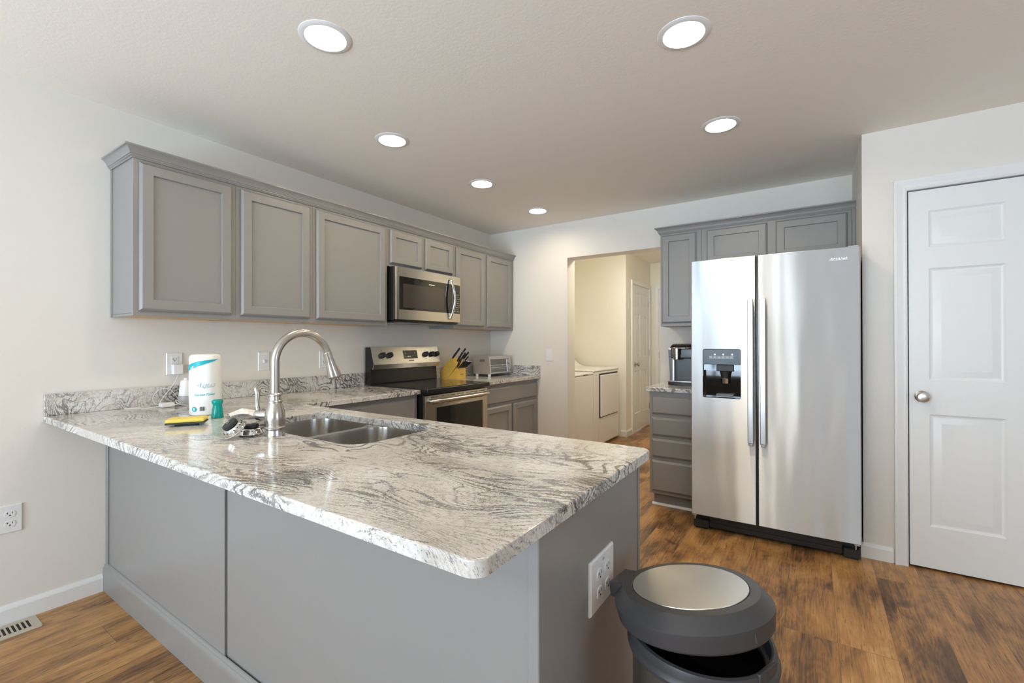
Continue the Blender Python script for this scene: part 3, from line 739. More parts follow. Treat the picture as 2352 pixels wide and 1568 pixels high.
obj('screen', MB().box(MX+.0017, MX+.0021, 2.435, 2.90, 1.53, 1.715), mat('microwave_screen', (.05, .042, .035), .10), md)
obj('logo', MB().box(MX+.0017, MX+.0022, 2.716, 2.784, 1.731, 1.738), M_KEYS, md)
mc = obj('control_panel', MB().box(.353, MX, 3.0055, 3.1155, MZ0, MZ1, .0015, 1), M_STEEL, t)
obj('keypad', MB().box(MX+.0002, MX+.0015, 3.0062, 3.109, 1.514, 1.768, .0006, 1), M_GLASSK, mc)
kk = MB()
for i in range(9):
    for j in range(4):
        zz = 1.53+i*.0185; yy = 3.03+j*.0195
        if i == 8 and j == 0: continue
        kk.box(MX+.0017, MX+.002, yy, yy+(.007 if (i+j) % 3 else .011), zz, zz+(.003 if i % 2 else .005))
obj('key_markings', kk, M_KEYS, mc)
hp = [(MX-.001, 2.972, 1.806)]
for i in range(13):
    a = i/12; hp.append((MX+.014+.036*sin(pi*a), 2.972+.012*sin(pi*a), 1.808-.340*a))
hp.append((MX-.001, 2.972, 1.470))
obj('handle', MB().tube(hp, .0125, 14, sq=(1, .8)), M_CHROME, md, ang=60, label='curved chrome handle')

# ------------------------------------------------------------------ refrigerator
t = thing('refrigerator', 'side-by-side stainless refrigerator with dispenser in the left door', 'refrigerator', (2.78, 3.60, 0), rz=R(.9))
fy = 3.196
obj('cabinet', MB().box(2.345, 3.222, fy+.085, 4.03, .03, 1.775, .004, 1).box(2.36, 3.21, fy+.075, fy+.09, .11, 1.77), mat('fridge_side', (.03, .03, .032), .4), t, label='dark grey cabinet')
def fdoor(x0, x1, cut=None):
    mb = MB(); z0, z1 = .108, 1.800
    if cut is None: mb.box(x0, x1, fy, fy+.068, z0, z1, .005, 3)
    else:
        cx0, cx1, cz0, cz1 = cut
        # outer shell with hole
        bm = mb.bm
        outer = [(x0+.005, z0+.005), (x1-.005, z0+.005), (x1-.005, z1-.005), (x0+.005, z1-.005)]
        hole_ = rrect(cx0, cx1, cz0, cz1, .012, 5)
        loops = [[bm.verts.new((x, fy, z)) for x, z in l] for l in (outer, hole_)]; flat = [v for l in loops for v in l]
        for tr in tessellate_polygon([[v.co.copy() for v in l] for l in loops]):
            try: bm.faces.new([flat[i] for i in tr])
            except ValueError: pass
        rr = [loops[0]]
        def ring(ins, y): return [bm.verts.new((x, y, z)) for x, z in ((x0+ins, z0+ins), (x1-ins, z0+ins), (x1-ins, z1-ins), (x0+ins, z1-ins))]
        L = [loops[0], ring(.0015, fy+.0015), ring(0, fy+.005), ring(0, fy+.068)]
        for a, b in zip(L, L[1:]):
            for i in range(4): bm.faces.new((a[i], a[(i+1) % 4], b[(i+1) % 4], b[i]))
        bm.faces.new(L[-1])
        hb_ = [bm.verts.new((x, fy+.012, z)) for x, z in hole_]; n = len(hole_)
        for i in range(n): bm.faces.new((loops[1][i], loops[1][(i+1) % n], hb_[(i+1) % n], hb_[i]))
    return mb
DX_0, DX_1, DZ_0, DZ_1 = 2.400, 2.627, .892, 1.212
fl = obj('door', fdoor(2.328, 2.7115, (DX_0, DX_1, DZ_0, DZ_1)), M_FRIDGE, t, label='narrow freezer door with dispenser', ang=20)
fr = obj('door', fdoor(2.7225, 3.2345), M_FRIDGE, t, label='wide refrigerator door')
obj('door_gap', MB().box(2.712, 2.722, fy+.03, fy+.08, .108, 1.795), M_BLACK, t)
# dispenser
dp = MB()
dp.box(DX_0+.001, DX_1-.001, fy+.003, fy+.011, 1.110, DZ_1-.001, .002, 1)
disp = obj('dispenser', dp, mat('dispenser_face', (.02, .028, .032), .32), fl, label='ice and water dispenser', ang=30)
cv = MB().box(DX_0+.001, DX_1-.001, fy+.0605, fy+.0625, DZ_0, 1.12).box(DX_0+.0005, DX_0+.003, fy+.004, fy+.062, DZ_0+.001, 1.111).box(DX_1-.003, DX_1-.0005, fy+.004, fy+.062, DZ_0+.001, 1.111) \
    .box(DX_0+.001, DX_1-.001, fy+.004, fy+.062, DZ_0+.001, DZ_0+.004).box(DX_0+.001, DX_1-.001, fy+.02, fy+.062, 1.072, 1.110)
obj('dispenser_recess', cv, M_GLASSK, fl, label='glossy black dispenser recess')
obj('dispenser_chute', MB().box(2.482, 2.585, fy+.010, fy+.060, 1.066, 1.109, .003, 1).lathe([(.034, 1.066), (.026, 1.03), (.026, 1.02)], (2.533, fy+.036, 0), n=24), M_BLACKM, fl)
obj('dispenser_paddle', MB().lathe([(.026, .988), (.028, 1.018), (.027, 1.0195)], (2.533, fy+.034, 0), n=24), M_CHROME, fl)
obj('dispenser_tray', MB().box(2.478, 2.582, fy+.012, fy+.058, .904, .916, .002, 1), M_GREYPL, fl)
kk = MB()
for i in range(6): kk.box(2.440+i*.0245, 2.461+i*.0245, fy+.0022, fy+.0029, 1.151, 1.163)
obj('dispenser_keys', kk, M_BLACK, fl)
kk = MB()
for i in range(6):
    kk.box(2.4435+i*.0245, 2.4575+i*.0245, fy+.0016, fy+.0021, 1.1555, 1.1585)
x_ = 2.438; kk.box(x_, 2.588, fy+.0022, fy+.0026, 1.1640, 1.1652).box(x_, 2.588, fy+.0022, fy+.0026, 1.1488, 1.150)
obj('dispenser_key_marks', kk, M_KEYS, fl)
for xl_ in (2.474, 2.525, 2.577): obj('indicator_light', MB().lathe([(.0045, -.0003), (.0045, .001)], (xl_, fy+.0028, 1.176), (0, -1, 0), 12), M_LED, fl)
def fhandle(x0, x1):
    yb = fy-.062
    mb = MB().box(x0, x1, yb, yb+.016, .628, 1.523, .005, 2)
    mb.box(x0+.004, x1-.004, yb+.010, fy-.0003, .612, .650, .004, 2).box(x0+.004, x1-.004, yb+.010, fy-.0003, 1.485, 1.519, .004, 2)
    return mb
MH = steel('handle_steel', (.52, .52, .51), .3)
obj('handle', fhandle(2.669, 2.7015), MH, fl, label='flat grey bar handle')
obj('handle', fhandle(2.7365, 2.769), MH, fr, label='flat grey bar handle')
lg = MB(); FL = FYm(3.089, fy-.0003, 1.728)
text_part('brand_badge', 'AMANA', .0175, lambda x, y, z: FL(x*1.35+.043, y+.0065, z), M_CHROME, fr, shear=.35, ext=.0012, bold=.0004)
obj('badge_underline', MB().box(3.086, 3.176, fy-.0022, fy-.0003, 1.7255, 1.7275), M_CHROME, fr)
obj('base_grille', MB().box(2.43, 3.15, fy+.06, fy+.075, .018, .100, .002, 1).box(2.43, 3.15, fy+.055, fy+.0605, .03, .05), M_BLACKM, t)
for x0, x1 in ((2.332, 2.428), (3.152, 3.232)):
    obj('foot', MB().box(x0, x1, fy+.045, fy+.10, .012, .062, .003, 1).box(x0+.01, x1-.01, fy+.06, fy+.09, .001, .0125), M_BLACKM, t)
for xx in (2.345, 3.215):
    obj('bottom_hinge', MB().box(xx-.012, xx+.012, fy+.012, fy+.06, .098, .1075).box(xx-.006, xx-.001, fy+.045, fy+.05, .063, .098), M_KEYS, t)
obj('top_hinge', MB().box(3.18, 3.228, fy+.03, fy+.11, 1.8005, 1.808, .002, 1), M_WHITE, t)

# ------------------------------------------------------------------ washer and dryer
t = thing('washing_machine', 'white top-load washer, partly hidden behind the opening edge', 'washing machine', (.5, 4.61, 0))
obj('body', MB().box(.15, .87, 4.275, 4.952, .02, .880, .012, 3).box(.2, .83, 4.30, 4.93, .001, .02), M_ENAMEL, t)
wl = obj('lid', MB().box(.33, .872, 4.275, 4.952, .8805, .908, .010, 3), M_ENAMEL, t)
obj('lid_handle', MB().box(.8725, .8735, 4.66, 4.78, .886, .893), M_DARKSLOT, wl)
obj('console', MB().prism([(.12, .881), (.32, .881), (.24, .97), (.19, 1.08), (.12, 1.10)], 'y', 4.28, 4.95), M_ENAMEL, t, ang=40)
t = thing('dryer', 'white front-load dryer beside the cream laundry wall', 'dryer', (.5, 5.37, 0))
obj('body', MB().box(.15, .868, 4.966, 5.786, .02, .905, .012, 3).box(.2, .83, 4.99, 5.76, .001, .02), M_ENAMEL, t)
obj('top', MB().box(.15, .872, 4.966, 5.786, .9055, .932, .010, 3), M_ENAMEL, t)
obj('door_recess', MB().box(.8682, .8692, 5.125, 5.742, .340, .880), M_DARKSLOT, t)
obj('door', MB().box(.8694, .888, 5.142, 5.745, .352, .862, .010, 3), M_ENAMEL, t)
obj('toe_panel', MB().box(.8682, .8735, 5.10, 5.75, .03, .315, .003, 2), M_ENAMEL, t)
obj('console', MB().prism([(.12, .9325), (.385, .9325), (.31, .955), (.25, 1.0), (.20, 1.08), (.17, 1.12), (.12, 1.13)], 'y', 4.97, 5.782), M_ENAMEL, t, ang=50)
obj('console_knob', MB().lathe([(.012, 0), (.012, .012), (.009, .014)], (.205, 5.74, 1.075), (.9, 0, .4), 16), M_GREYPL, t)

# ------------------------------------------------------------------ coffee maker
cy = 3.735
t = thing('coffee_maker', 'black and silver pod coffee maker beside the refrigerator', 'coffee maker', (2.15, 3.85, ZT))
obj('body', MB().prism([(2.045, .9415), (2.045, 1.0), (2.033, 1.19), (2.038, 1.208), (2.285, 1.208), (2.291, 1.19), (2.280, 1.0), (2.280, .9415)], 'y', 3.775, 3.98).box(2.052, 2.275, 3.772, 3.97, ZT+.0005, .942, .004, 1), M_KSIDE, t, ang=40)
for xc_ in (2.072, 2.232): obj('column', MB().box(xc_, xc_+.022, 3.728, 3.776, .945, 1.20, .006, 2), M_OVEN, t, label='silver side column')
obj('recess', MB().box(2.0945, 2.2315, 3.765, 3.7745, .945, 1.13), mat('coffee_recess', (.06, .06, .065), .3), t)
obj('base', MB().prism([(2.048, 3.715), (2.075, 3.700), (2.16, 3.692), (2.25, 3.700), (2.278, 3.715), (2.278, 3.775), (2.048, 3.775)], 'z', ZT+.0005, .942), M_BLACKM, t, label='black drip tray base', ang=40)
obj('drip_plate', MB().prism([(2.05, 3.716), (2.077, 3.702), (2.16, 3.694), (2.25, 3.702), (2.276, 3.716), (2.276, 3.7645), (2.05, 3.7645)], 'z', .9424, .9500), M_OVEN, t)
obj('brew_head', MB().box(2.071, 2.255, 3.70, 3.80, 1.1285, 1.2085, .008, 2), M_BLACK, t)
obj('brew_spout', MB().lathe([(.030, 1.118), (.033, 1.124), (.033, 1.156), (.036, 1.158), (.038, 1.207)], (2.118, 3.715, 0), n=32), M_STEEL, t, label='silver spout collar')
obj('lid', MB().prism([(3.672, 1.2095), (3.668, 1.216), (3.69, 1.226), (3.74, 1.240), (3.80, 1.246), (3.84, 1.240), (3.86, 1.2095)], 'x', 2.076, 2.254), M_BLACK, t, ang=40)
obj('shoulder', MB().box(2.0335, 2.0705, 3.773, 3.94, 1.192, 1.2135, .005, 2).box(2.256, 2.290, 3.773, 3.94, 1.192, 1.2135, .005, 2), M_OVEN, t)
obj('lid_rim', MB().tube([(2.070, 3.83, 1.213), (2.070, 3.70, 1.213), (2.085, 3.672, 1.212), (2.16, 3.664, 1.211), (2.240, 3.672, 1.212), (2.256, 3.70, 1.213), (2.256, 3.83, 1.213)], .0048, 10), M_CHROME, t, ang=60)
kb = MB()
for i in range(3):
    for j in range(2): kb.lathe([(.006, 0), (.006, .003)], (2.10+i*.022, 3.722+j*.03, 1.2365+j*.004), (0, -.15, 1), 12)
obj('buttons', kb, M_GREYPL, t)

# ------------------------------------------------------------------ toaster oven
t = thing('toaster_oven', 'silver toaster oven on the corner worktop', 'toaster oven', (.235, 3.81, ZT))
TY0, TY1 = 3.626, 4.022
obj('body', MB().prism([(.125, .942), (.332, .942), (.316, 1.118), (.308, 1.123), (.135, 1.123), (.125, 1.115)], 'y', TY0, TY1), M_OVEN, t, ang=50)
def TX(z): return .332-(z-.942)*(.016/.176)
Ft = frame_map((.3325, TY0, .942), (0, 1, 0), (-.0905, 0, .9959), (.9959, 0, .0905))
td = obj('door', MB().rings(rect_rings(Ft, .315, .168, [(0, 0), (0, .008), (.002, .010), (.013, .010), (.015, .0065), (.018, .006)])), M_OVEN, t, label='silver door frame')
obj('glass', MB().rings(rect_rings(lambda a, b, d: Ft(a+.016, b+.016, d+.0064), .283, .136, [(0, 0), (0, .0006)])), M_OVENGL, td)
rk = MB()
for b in (.045, .060, .085): rk.rings(rect_rings(lambda a, c, d, b=b: Ft(a+.02, c+b, d+.0072), .27, .004, [(0, 0), (0, .0006)]))
obj('rack', rk, M_CHROME, td)
obj('handle', MB().tube([Ft(.02, .150, .009), Ft(.022, .150, .022), Ft(.04, .150, .028), Ft(.275, .150, .028), Ft(.293, .150, .022), Ft(.295, .150, .009)], .006, 10), M_OVEN, td)
for (y, z) in ((3.992, 1.048), (4.0, .985)):
    obj('knob', MB().lathe([(.018, .0005), (.018, .004), (.015, .016), (.012, .018)], (TX(z)+.001, y-.016, z), (.996, 0, .09), 22), M_OVEN, t)
obj('indicator', MB().box(TX(1.086)+.0002, TX(1.086)+.0022, 3.962, 3.974, 1.083, 1.089), M_DARKSLOT, t)
vt = MB()
for i in range(7): obj('vent_slot', MB().box(.212+i*.009, .216+i*.009, TY0-.0008, TY0-.0001, 1.064, 1.090), M_DARKSLOT, t)
for x, y in ((.16, 3.645), (.315, 3.645), (.16, 4.0), (.315, 4.0)):
    obj('foot', MB().lathe([(.013, ZT+.0004), (.016, ZT+.01), (.016, .9418)], (x, y, 0), n=16), M_WHITE if y < 3.9 else M_GREYPL, t)

# ------------------------------------------------------------------ knife block and knives
t = thing('knife_block', 'blonde wooden knife block at the corner of the range', 'knife block', (.13, 3.30, ZT))
KY0, KY1 = 3.245, 3.372
z_ = ZT+.0005
obj('back_block', MB().prism([(.036, z_), (.030, .995), (.152, 1.112), (.232, 1.050), (.115, z_)], 'y', KY0, KY1), M_BAMBOO, t, ang=None)
fb = obj('front_block', MB().prism([(.1165, z_), (.213, 1.016), (.233, 1.002), (.233, z_)], 'y', KY0, KY1), M_BAMBOO, t, ang=None)
obj('burned_mark', MB().box(.2332, .2336, 3.285, 3.335, .952, .960), mat('burned_mark', (.30, .18, .05), .6), fb)
def knife(base, tip, r, label, nm='kitchen_knife', grp='knives standing in the wooden block'):
    b = CAM+(Vector(base)-CAM)*.967; p = CAM+(Vector(tip)-CAM)*.967
    d = (p-b).normalized()
    root = thing(nm, label, 'knife', b, group=grp)
    L = (p-b).length
    obj('handle', MB().tube([b+d*.004, b+d*L*.3, b+d*L*.7, p-d*.008, p], [r*.8, r, r*.9, r*1.05, r*.7], 10, sq=(.62, 1)), M_BLACKM, root, ang=60)
    obj('bolster', MB().tube([b-d*.010, b+d*.004], [r*.75, r*.85], 10, sq=(.5, 1)), M_CHROME, root)
    obj('end_cap', MB().tube([p+d*.0003, p+d*.003], [r*.6, r*.4], 10, sq=(.6, 1)), M_CHROME, root)
KN = [((.069, 3.37, 1.107), (.162, 3.37, 1.206), .011, 'tallest black-handled knife, nearest the range in the block'),
      ((.100, 3.40, 1.073), (.178, 3.395, 1.166), .011, 'black-handled knife just right of the tallest one, in the near row'),
      ((.086, 3.46, 1.118), (.160, 3.46, 1.201), .010, 'black-handled knife rising highest in the far row of the block'),
      ((.105, 3.43, 1.068), (.185, 3.43, 1.159), .010, 'black-handled knife in the middle of the block'),
      ((.120, 3.47, 1.094), (.192, 3.47, 1.168), .009, 'black-handled knife at the far right corner of the tall block'),
      ((.135, 3.465, 1.070), (.190, 3.47, 1.125), .008, 'short black-handled knife low at the far right of the tall block')]
for a in KN: knife(*a)
SK = 'black-handled steak knife in the low front row of the wooden block'
for i in range(6):
    y = 3.372+i*.0185
    knife((.150, y, 1.012), (.218+i*.002, y, 1.083-i*.003), .0075, SK, 'steak_knife', 'steak knives in the front of the block')
obj('kitchen_shears', MB().tube([CAM+(Vector(q)-CAM)*.967 for q in ((.138, 3.362, 1.022), (.175, 3.362, 1.068), (.185, 3.362, 1.10), (.168, 3.362, 1.10), (.150, 3.362, 1.058), (.136, 3.362, 1.026))], .006, 10), M_BLACKM, None,
    label='black shears handle standing beside the steak knives', cat='scissors')

# ------------------------------------------------------------------ paper towel roll
TC = Vector((.578, .992, ZT)); TR = .066
t = thing('paper_towel_roll', 'wrapped white paper towel roll with teal print standing on the granite', 'paper towels', TC)
tm = MB(); rr = []
prof = [(.04, .0004), (.060, .001), (.0645, .006), (.0655, .03), (.066, .12), (.0655, .24), (.0655, .265), (.063, .279), (.055, .286), (.035, .288), (.022, .286), (.020, .282), (.012, .281)]
nn = 64
for r, z in prof:
    rr.append([TC+Vector(((r+(.0009*sin(i*2*pi/nn*5+z*40)+.0007*sin(i*2*pi/nn*9-z*90) if z > .005 and r > .05 else 0))*cos(2*pi*i/nn), (r+(.0009*sin(i*2*pi/nn*5+z*40) if z > .005 and r > .05 else 0))*sin(2*pi*i/nn), z)) for i in range(nn)])
tm.rings(rr); obj('roll', tm, M_PAPER, t, ang=60)
fa = math.atan2(CAM.y-TC.y, CAM.x-TC.x)
def wrap(x, y, d=0):   # x right along the surface seen from the camera, y height
    a = fa+x/TR; r = TR+.0022+d
    return Vector((TC.x+r*cos(a), TC.y+r*sin(a), TC.z+y))
def wrap_poly(mb, cols):
    """cols: list of (x, ylo, yhi)"""
    for (x0, a0, b0), (x1, a1, b1) in zip(cols, cols[1:]):
        mb.poly([wrap(x0, a0), wrap(x1, a1), wrap(x1, b1), wrap(x0, b0)])
    return mb
cols = []
for i in range(25):
    u = i/24; x = -.098+u*.152
    lo = .207+u*.057; th = .030*(1-u)**.8*(.75+.5*sin(u*2.6)) if u > .02 else .018
    cols.append((x, lo, lo+max(.0008, th)))
sw = MB(); wrap_poly(sw, cols)
obj('swoosh_print', sw, M_TEALINK, t, recalc=False, ang=None)
sw = MB()
n0 = 20
sw.poly([wrap(-.047+.0115*cos(2*pi*i/n0), .032+.0115*sin(2*pi*i/n0)) for i in range(n0)])
obj('round_mark', sw, M_TEALINK, t, recalc=False, ang=None)
sw = MB()
for dy in (-.003, .0035):
    sw.poly([wrap(-.047+.0045*cos(2*pi*i/12), .032+dy+.0028*sin(2*pi*i/12), .0006) for i in range(12)])
obj('round_mark_glyph', sw, M_WHITEINK, t, recalc=False, ang=None)
sw = MB(); x = -.024; k = 0
for wd in (1, 2, 1, 1, 3, 1, 2, 1, 1, 2, 3, 1, 1, 2, 1, 2):
    if k % 2 == 0: sw.poly([wrap(x, .024), wrap(x+wd*.00095, .024), wrap(x+wd*.00095, .043), wrap(x, .043)])
    x += wd*.00095; k += 1
obj('barcode', sw, M_DARKSLOT, t, recalc=False, ang=None)
def wtext(name, s, size, x0, y0, m, shear=.3, rot=0, bold=0, sx=1):
    me = text_mesh(s, size, shear, 0, bold); bm = bmesh.new(); bm.from_mesh(me); bpy.data.meshes.remove(me)
    bmesh.ops.triangulate(bm, faces=bm.faces)
    for v in bm.verts:
        a = v.co.x*sx; b = v.co.y
        v.co = wrap(x0+a*cos(rot)-b*sin(rot), y0+a*sin(rot)+b*cos(rot), .0006)
    mb = MB(); mb.bm.free(); mb.bm = bm
    return obj(name, mb, m, t, ang=None, recalc=False)
wtext('brand_print', 'Aqua', .034, -.004, .143, M_GREYINK, .55, R(2), -.0006, 1.12)
wtext('product_print', 'Kitchen Towel', .0145, -.006, .099, M_TEALINK, .45, R(2), .0002, .95)
wtext('swoosh_lettering', 'elli', .017, -.060, .226, M_WHITEINK, .45, R(14), .0002)
sw = MB(); wrap_poly(sw, [(-.040+i*.004, .1275+.0004*i, .1283+.0004*i) for i in range(21)])
obj('underline_print', sw, M_GREYINK, t, recalc=False, ang=None)

# teal translucent thing beside the roll
obj('dish_brush', MB().lathe([(.024, .0005), (.0255, .003), (.024, .012), (.0215, .035), (.019, .052), (.0175, .060), (.0215, .066), (.0235, .073), (.0225, .079), (.016, .084), (.006, .085)], (.745, .972, ZT), n=28), M_TEAL, None,
    label='translucent teal plastic brush stand beside the paper towels', cat='dish brush', ang=60)

# sponge pack
t = thing('sponge', 'yellow sponge with dark scouring side in clear wrap before the paper towels', 'sponge', (.85, .83, ZT))
Ms = Matrix.Translation((.836, .818, ZT)) @ Matrix.Rotation(R(57), 4, 'Z')
obj('scouring_side', MB().box(-.068, .068, -.042, .042, .008, .0145, .003, 2, M=Ms).box(-.04, .04, -.02, .02, .0004, .0085, .002, 1, M=Ms), M_SCOUR, t)
sm = MB().box(-.067, .067, -.041, .041, .0148, .030, .006, 3, M=Ms)
obj('foam_side', sm, M_YELLOW, t)

# sink strainers
def strainer(c, tilt_axis, ang_, label):
    t = thing('sink_strainer', label, 'sink strainer', c, group='sink strainers by the faucet')
    q = Matrix.Rotation(R(ang_), 3, tilt_axis); c = Vector(c)
    ax = q @ Vector((0, 0, 1))
    obj('rim_flange', MB().lathe([(.030, -.0008), (.0415, 0), (.0425, .0018), (.040, .0034), (.034, .004)], c, ax, 36), M_CHROME, t, ang=60)
    obj('basket', MB().lathe([(.0385, .0037), (.0365, .010), (.033, .018), (.028, .023), (.012, .0245)], c, ax, 36), M_CHROME, t, ang=60)
    hl = MB()
    for i in range(16):
        a = 2*pi*i/16; p = c+q@Vector((.0345*cos(a), .0345*sin(a), .0158)); nn_ = q@Vector((cos(a), sin(a), .45)).normalized()
        hl.lathe([(.0021, -.0003), (.0021, .0007)], p, nn_, 8)
    obj('drain_holes', hl, M_DARKSLOT, t)
    obj('stopper', MB().lathe([(.0255, .025), (.0262, .028), (.0245, .0355), (.018, .037)], c, ax, 32), M_RUBBER, t, label='black rubber stopper')
    obj('post', MB().tube([c+ax*.0372, c+ax*.050], .0028, 8).tube([c+ax*.0372, c+ax*.040], .006, 10), M_CHROME, t)
strainer((1.296, .795, ZT+.0300), Vector((.995, -.09, 0)).normalized(), 40, 'chrome sink strainer with black stopper, leaning on its twin')
strainer((1.272, .861, ZT+.0030), Vector((1, 0, 0)), 2, 'chrome sink strainer lying flat beside the faucet, half hidden')

# crumpled napkin
nk = MB(); nx, ny = 10, 8; g = []
for j in range(ny+1):
    row = []
    for i in range(nx+1):
        u, v = i/nx-.5, j/ny-.5
        z = .002+.034*abs(sin(u*5+v*2))*max(0, 1-abs(v)*1.2)+.006*abs(v*2)*(1 if u > 0 else .3)
        row.append(nk.bm.verts.new((.84+u*.15+v*.05, 1.045+v*.11-u*.04, ZT+z+.0005)))
    g.append(row)
for j in range(ny):
    for i in range(nx): nk.bm.faces.new((g[j][i], g[j][i+1], g[j+1][i+1], g[j+1][i]))
o = obj('paper_napkin', nk, M_PAPER, None, label='crumpled white paper napkin on the granite left of the faucet', cat='napkin', ang=None)
md_ = o.modifiers.new('thick', 'SOLIDIFY'); md_.thickness = .0008; md_.offset = 1

# white plug-in device, charger, cables
t = thing('night_light', 'white and grey cone-shaped plug-in device standing behind the paper towels', 'device', (.10, 1.09, ZT))
obj('base', MB().lathe([(.036, .0005), (.037, .004), (.035, .048), (.034, .050)], (.10, 1.09, ZT), n=30), mat('grey_base', (.42, .42, .43), .4), t, label='grey base')
obj('shade', MB().lathe([(.035, .0505), (.030, .10), (.026, .128), (.020, .136), (.011, .138), (.011, .146), (.004, .150)], (.10, 1.09, ZT), n=30), M_WHITE, t, label='white shade')
obj('usb_charger', MB().box(.0125, .047, 1.050, 1.098, 1.080, 1.137, .005, 2), M_WHITE, None, label='white charger plugged into the outlet behind the paper towels', cat='charger')
obj('power_adapter', MB().box(.118, .165, .955, 1.015, ZT+.0005, ZT+.024, .005, 2), M_WHITE, None, label='white power adapter block lying on the granite by the backsplash', cat='adapter')
def spline(P, n=8):
    P = [Vector(p) for p in P]; out = []
    for i in range(len(P)-1):
        p0, p1, p2, p3 = P[max(i-1, 0)], P[i], P[i+1], P[min(i+2, len(P)-1)]
        for k in range(n):
            s = k/n; out.append(.5*((2*p1)+(-p0+p2)*s+(2*p0-5*p1+4*p2-p3)*s*s+(-p0+3*p1-3*p2+p3)*s**3))
    out.append(P[-1]); return out
zz = ZT+.003
obj('charging_cable', MB().tube(spline([(.040, 1.075, 1.079), (.045, 1.062, 1.05), (.040, 1.045, 1.015), (.045, 1.01, .97), (.060, .985, .935), (.075, 1.0, .922), (.10, 1.02, .935), (.117, 1.0, zz+.006)]), .0016, 8), M_WHITE, None,
    label='thin white cable hanging from the charger down to the adapter', cat='cable', ang=60)
obj('charging_cable', MB().tube(spline([(.1175, .965, zz+.004), (.12, .93, zz), (.12, .89, zz), (.085, .845, zz), (.055, .83, zz), (.045, .85, zz), (.06, .90, zz), (.055, .94, zz)]), .0017, 8), M_WHITE, None,
    label='white cable looping flat along the backsplash left of the adapter', cat='cable', ang=60)
obj('charging_cable', MB().tube(spline([(.166, .99, zz+.004), (.19, 1.01, zz+.012), (.18, 1.045, zz+.016), (.15, 1.05, zz+.01), (.135, 1.03, zz+.03), (.16, 1.03, zz+.012), (.19, 1.06, zz+.002), (.17, 1.10, zz), (.14, 1.13, zz)]), .0019, 8), M_WHITE, None,
    label='white cable bunched right of the adapter behind the paper towels', cat='cable', ang=60)
obj('charging_cable', MB().tube(spline([(.046, .99, zz), (.038, .965, zz+.012), (.034, .96, zz+.05), (.034, .99, zz+.085), (.036, 1.03, zz+.085), (.040, 1.06, zz+.05), (.055, 1.075, zz+.01)]), .0016, 8), M_WHITE, None,
    label='white cable loop standing against the backsplash beside the cone-shaped device', cat='cable', ang=60)

# ------------------------------------------------------------------ outlets and switches
def plate(F, w, h): return MB().rings(rect_rings(F, w, h, [(0, .0003), (0, .003), (.003, .006), (.006, .0062)]))
def slots(F, cx, cz, s=1.0, turn=False):
    m = MB()
    def bx(a0, a1, b0, b1):
        m.rings(rect_rings(lambda a, b, d: F(a0+a*(a1-a0), b0+b*(b1-b0), .0085+d), 1, 1, [(0, 0), (0, .0003)]))
    bx(cx-.0085*s, cx-.0065*s, cz+.001, cz+.009*s); bx(cx+.006*s, cx+.008*s, cz+.001, cz+.010*s); bx(cx-.012*s, cx-.0065*s, cz+.004, cz+.006)
    bx(cx-.0025*s, cx+.0025*s, cz-.008*s, cz-.003)
    return m
def duplex(F, label, org, deco=False, group='wall outlets and switches', only_top=False):
    t = thing('wall_outlet', label, 'outlet', org, group=group)
    obj('cover_plate', plate(F, .078, .124), M_WHITE, t)
    for dz in (.040, .084):
        mb = MB()
        if deco: mb.rings(rect_rings(lambda a, b, d: F(a+.022, b+dz-.0205, d+.006), .034, .041, [(0, 0), (0, .002), (.001, .0025)]))
        else:
            pts = rrect(.022, .056, dz-.0145, dz+.0145, .0125, 6)
            mb.rings([[F(a, b, .0063) for a, b in pts], [F(a, b, .0084) for a, b in pts]])
        rc = obj('receptacle', mb, M_WHITE, t)
        obj('slots', slots(F, .039, dz), M_DARKSLOT, rc)
    return t
duplex(FX(0, 1.030, 1.077), 'white outlet on the left wall behind the paper towels, charger plugged in', (0, 1.069, 1.139), deco=True)
duplex(FX(0, 1.972, 1.072), 'white outlet on the left wall seen beside the faucet spray head', (0, 2.011, 1.134), deco=True)
duplex(FX(0, .402, .405), 'white outlet low on the left wall near the floor register', (0, .441, .467))
def switch(F, label, org):
    t = thing('light_switch', label, 'light switch', org, group='wall outlets and switches')
    obj('cover_plate', plate(F, .074, .124), M_WHITE, t)
    obj('toggle', MB().rings(rect_rings(lambda a, b, d: F(a+.032, b+.052, d+.006), .010, .022, [(0, 0), (.001, .008), (.003, .009)])), M_WHITE, t)
switch(FX(0, 1.532, 1.073), 'white light switch plate on the left wall just left of the faucet', (0, 1.569, 1.135))
switch(FYm(.717, YB, 1.066), 'white light switch plate on the far wall left of the laundry opening', (.754, YB, 1.128))
# quad outlet on the peninsula end
t = thing('wall_outlet', 'large white four-gang-socket outlet on the peninsula end above the bin', 'outlet', (2.55, 1.1, .64))
Fq = FX(2.5497, 1.022, .580)
obj('cover_plate', MB().rings(rect_rings(Fq, .152, .133, [(0, .0003), (0, .004), (.004, .008), (.010, .0088)])), M_WHITE, t)
for cy_ in (.050, .102):
    for cz_ in (.043, .088):
        pts = rrect(cy_-.0165, cy_+.0165, cz_-.015, cz_+.015, .0125, 6)
        rc = obj('receptacle', MB().rings([[Fq(a, b, .0089) for a, b in pts], [Fq(a, b, .0105) for a, b in pts], [Fq(cy_+(a-cy_)*.94, cz_+(b-cz_)*.94, .0112) for a, b in pts]]), M_WHITE, t)
        obj('slots', slots(lambda a, b, d: Fq(a, b, d+.003), cy_, cz_, .95), M_DARKSLOT, rc)
obj('small_label', MB().rings(rect_rings(lambda a, b, d: Fq(a+.071, b+.115, d+.0089), .010, .006, [(0, 0), (0, .0004)])), M_GREYINK, t)

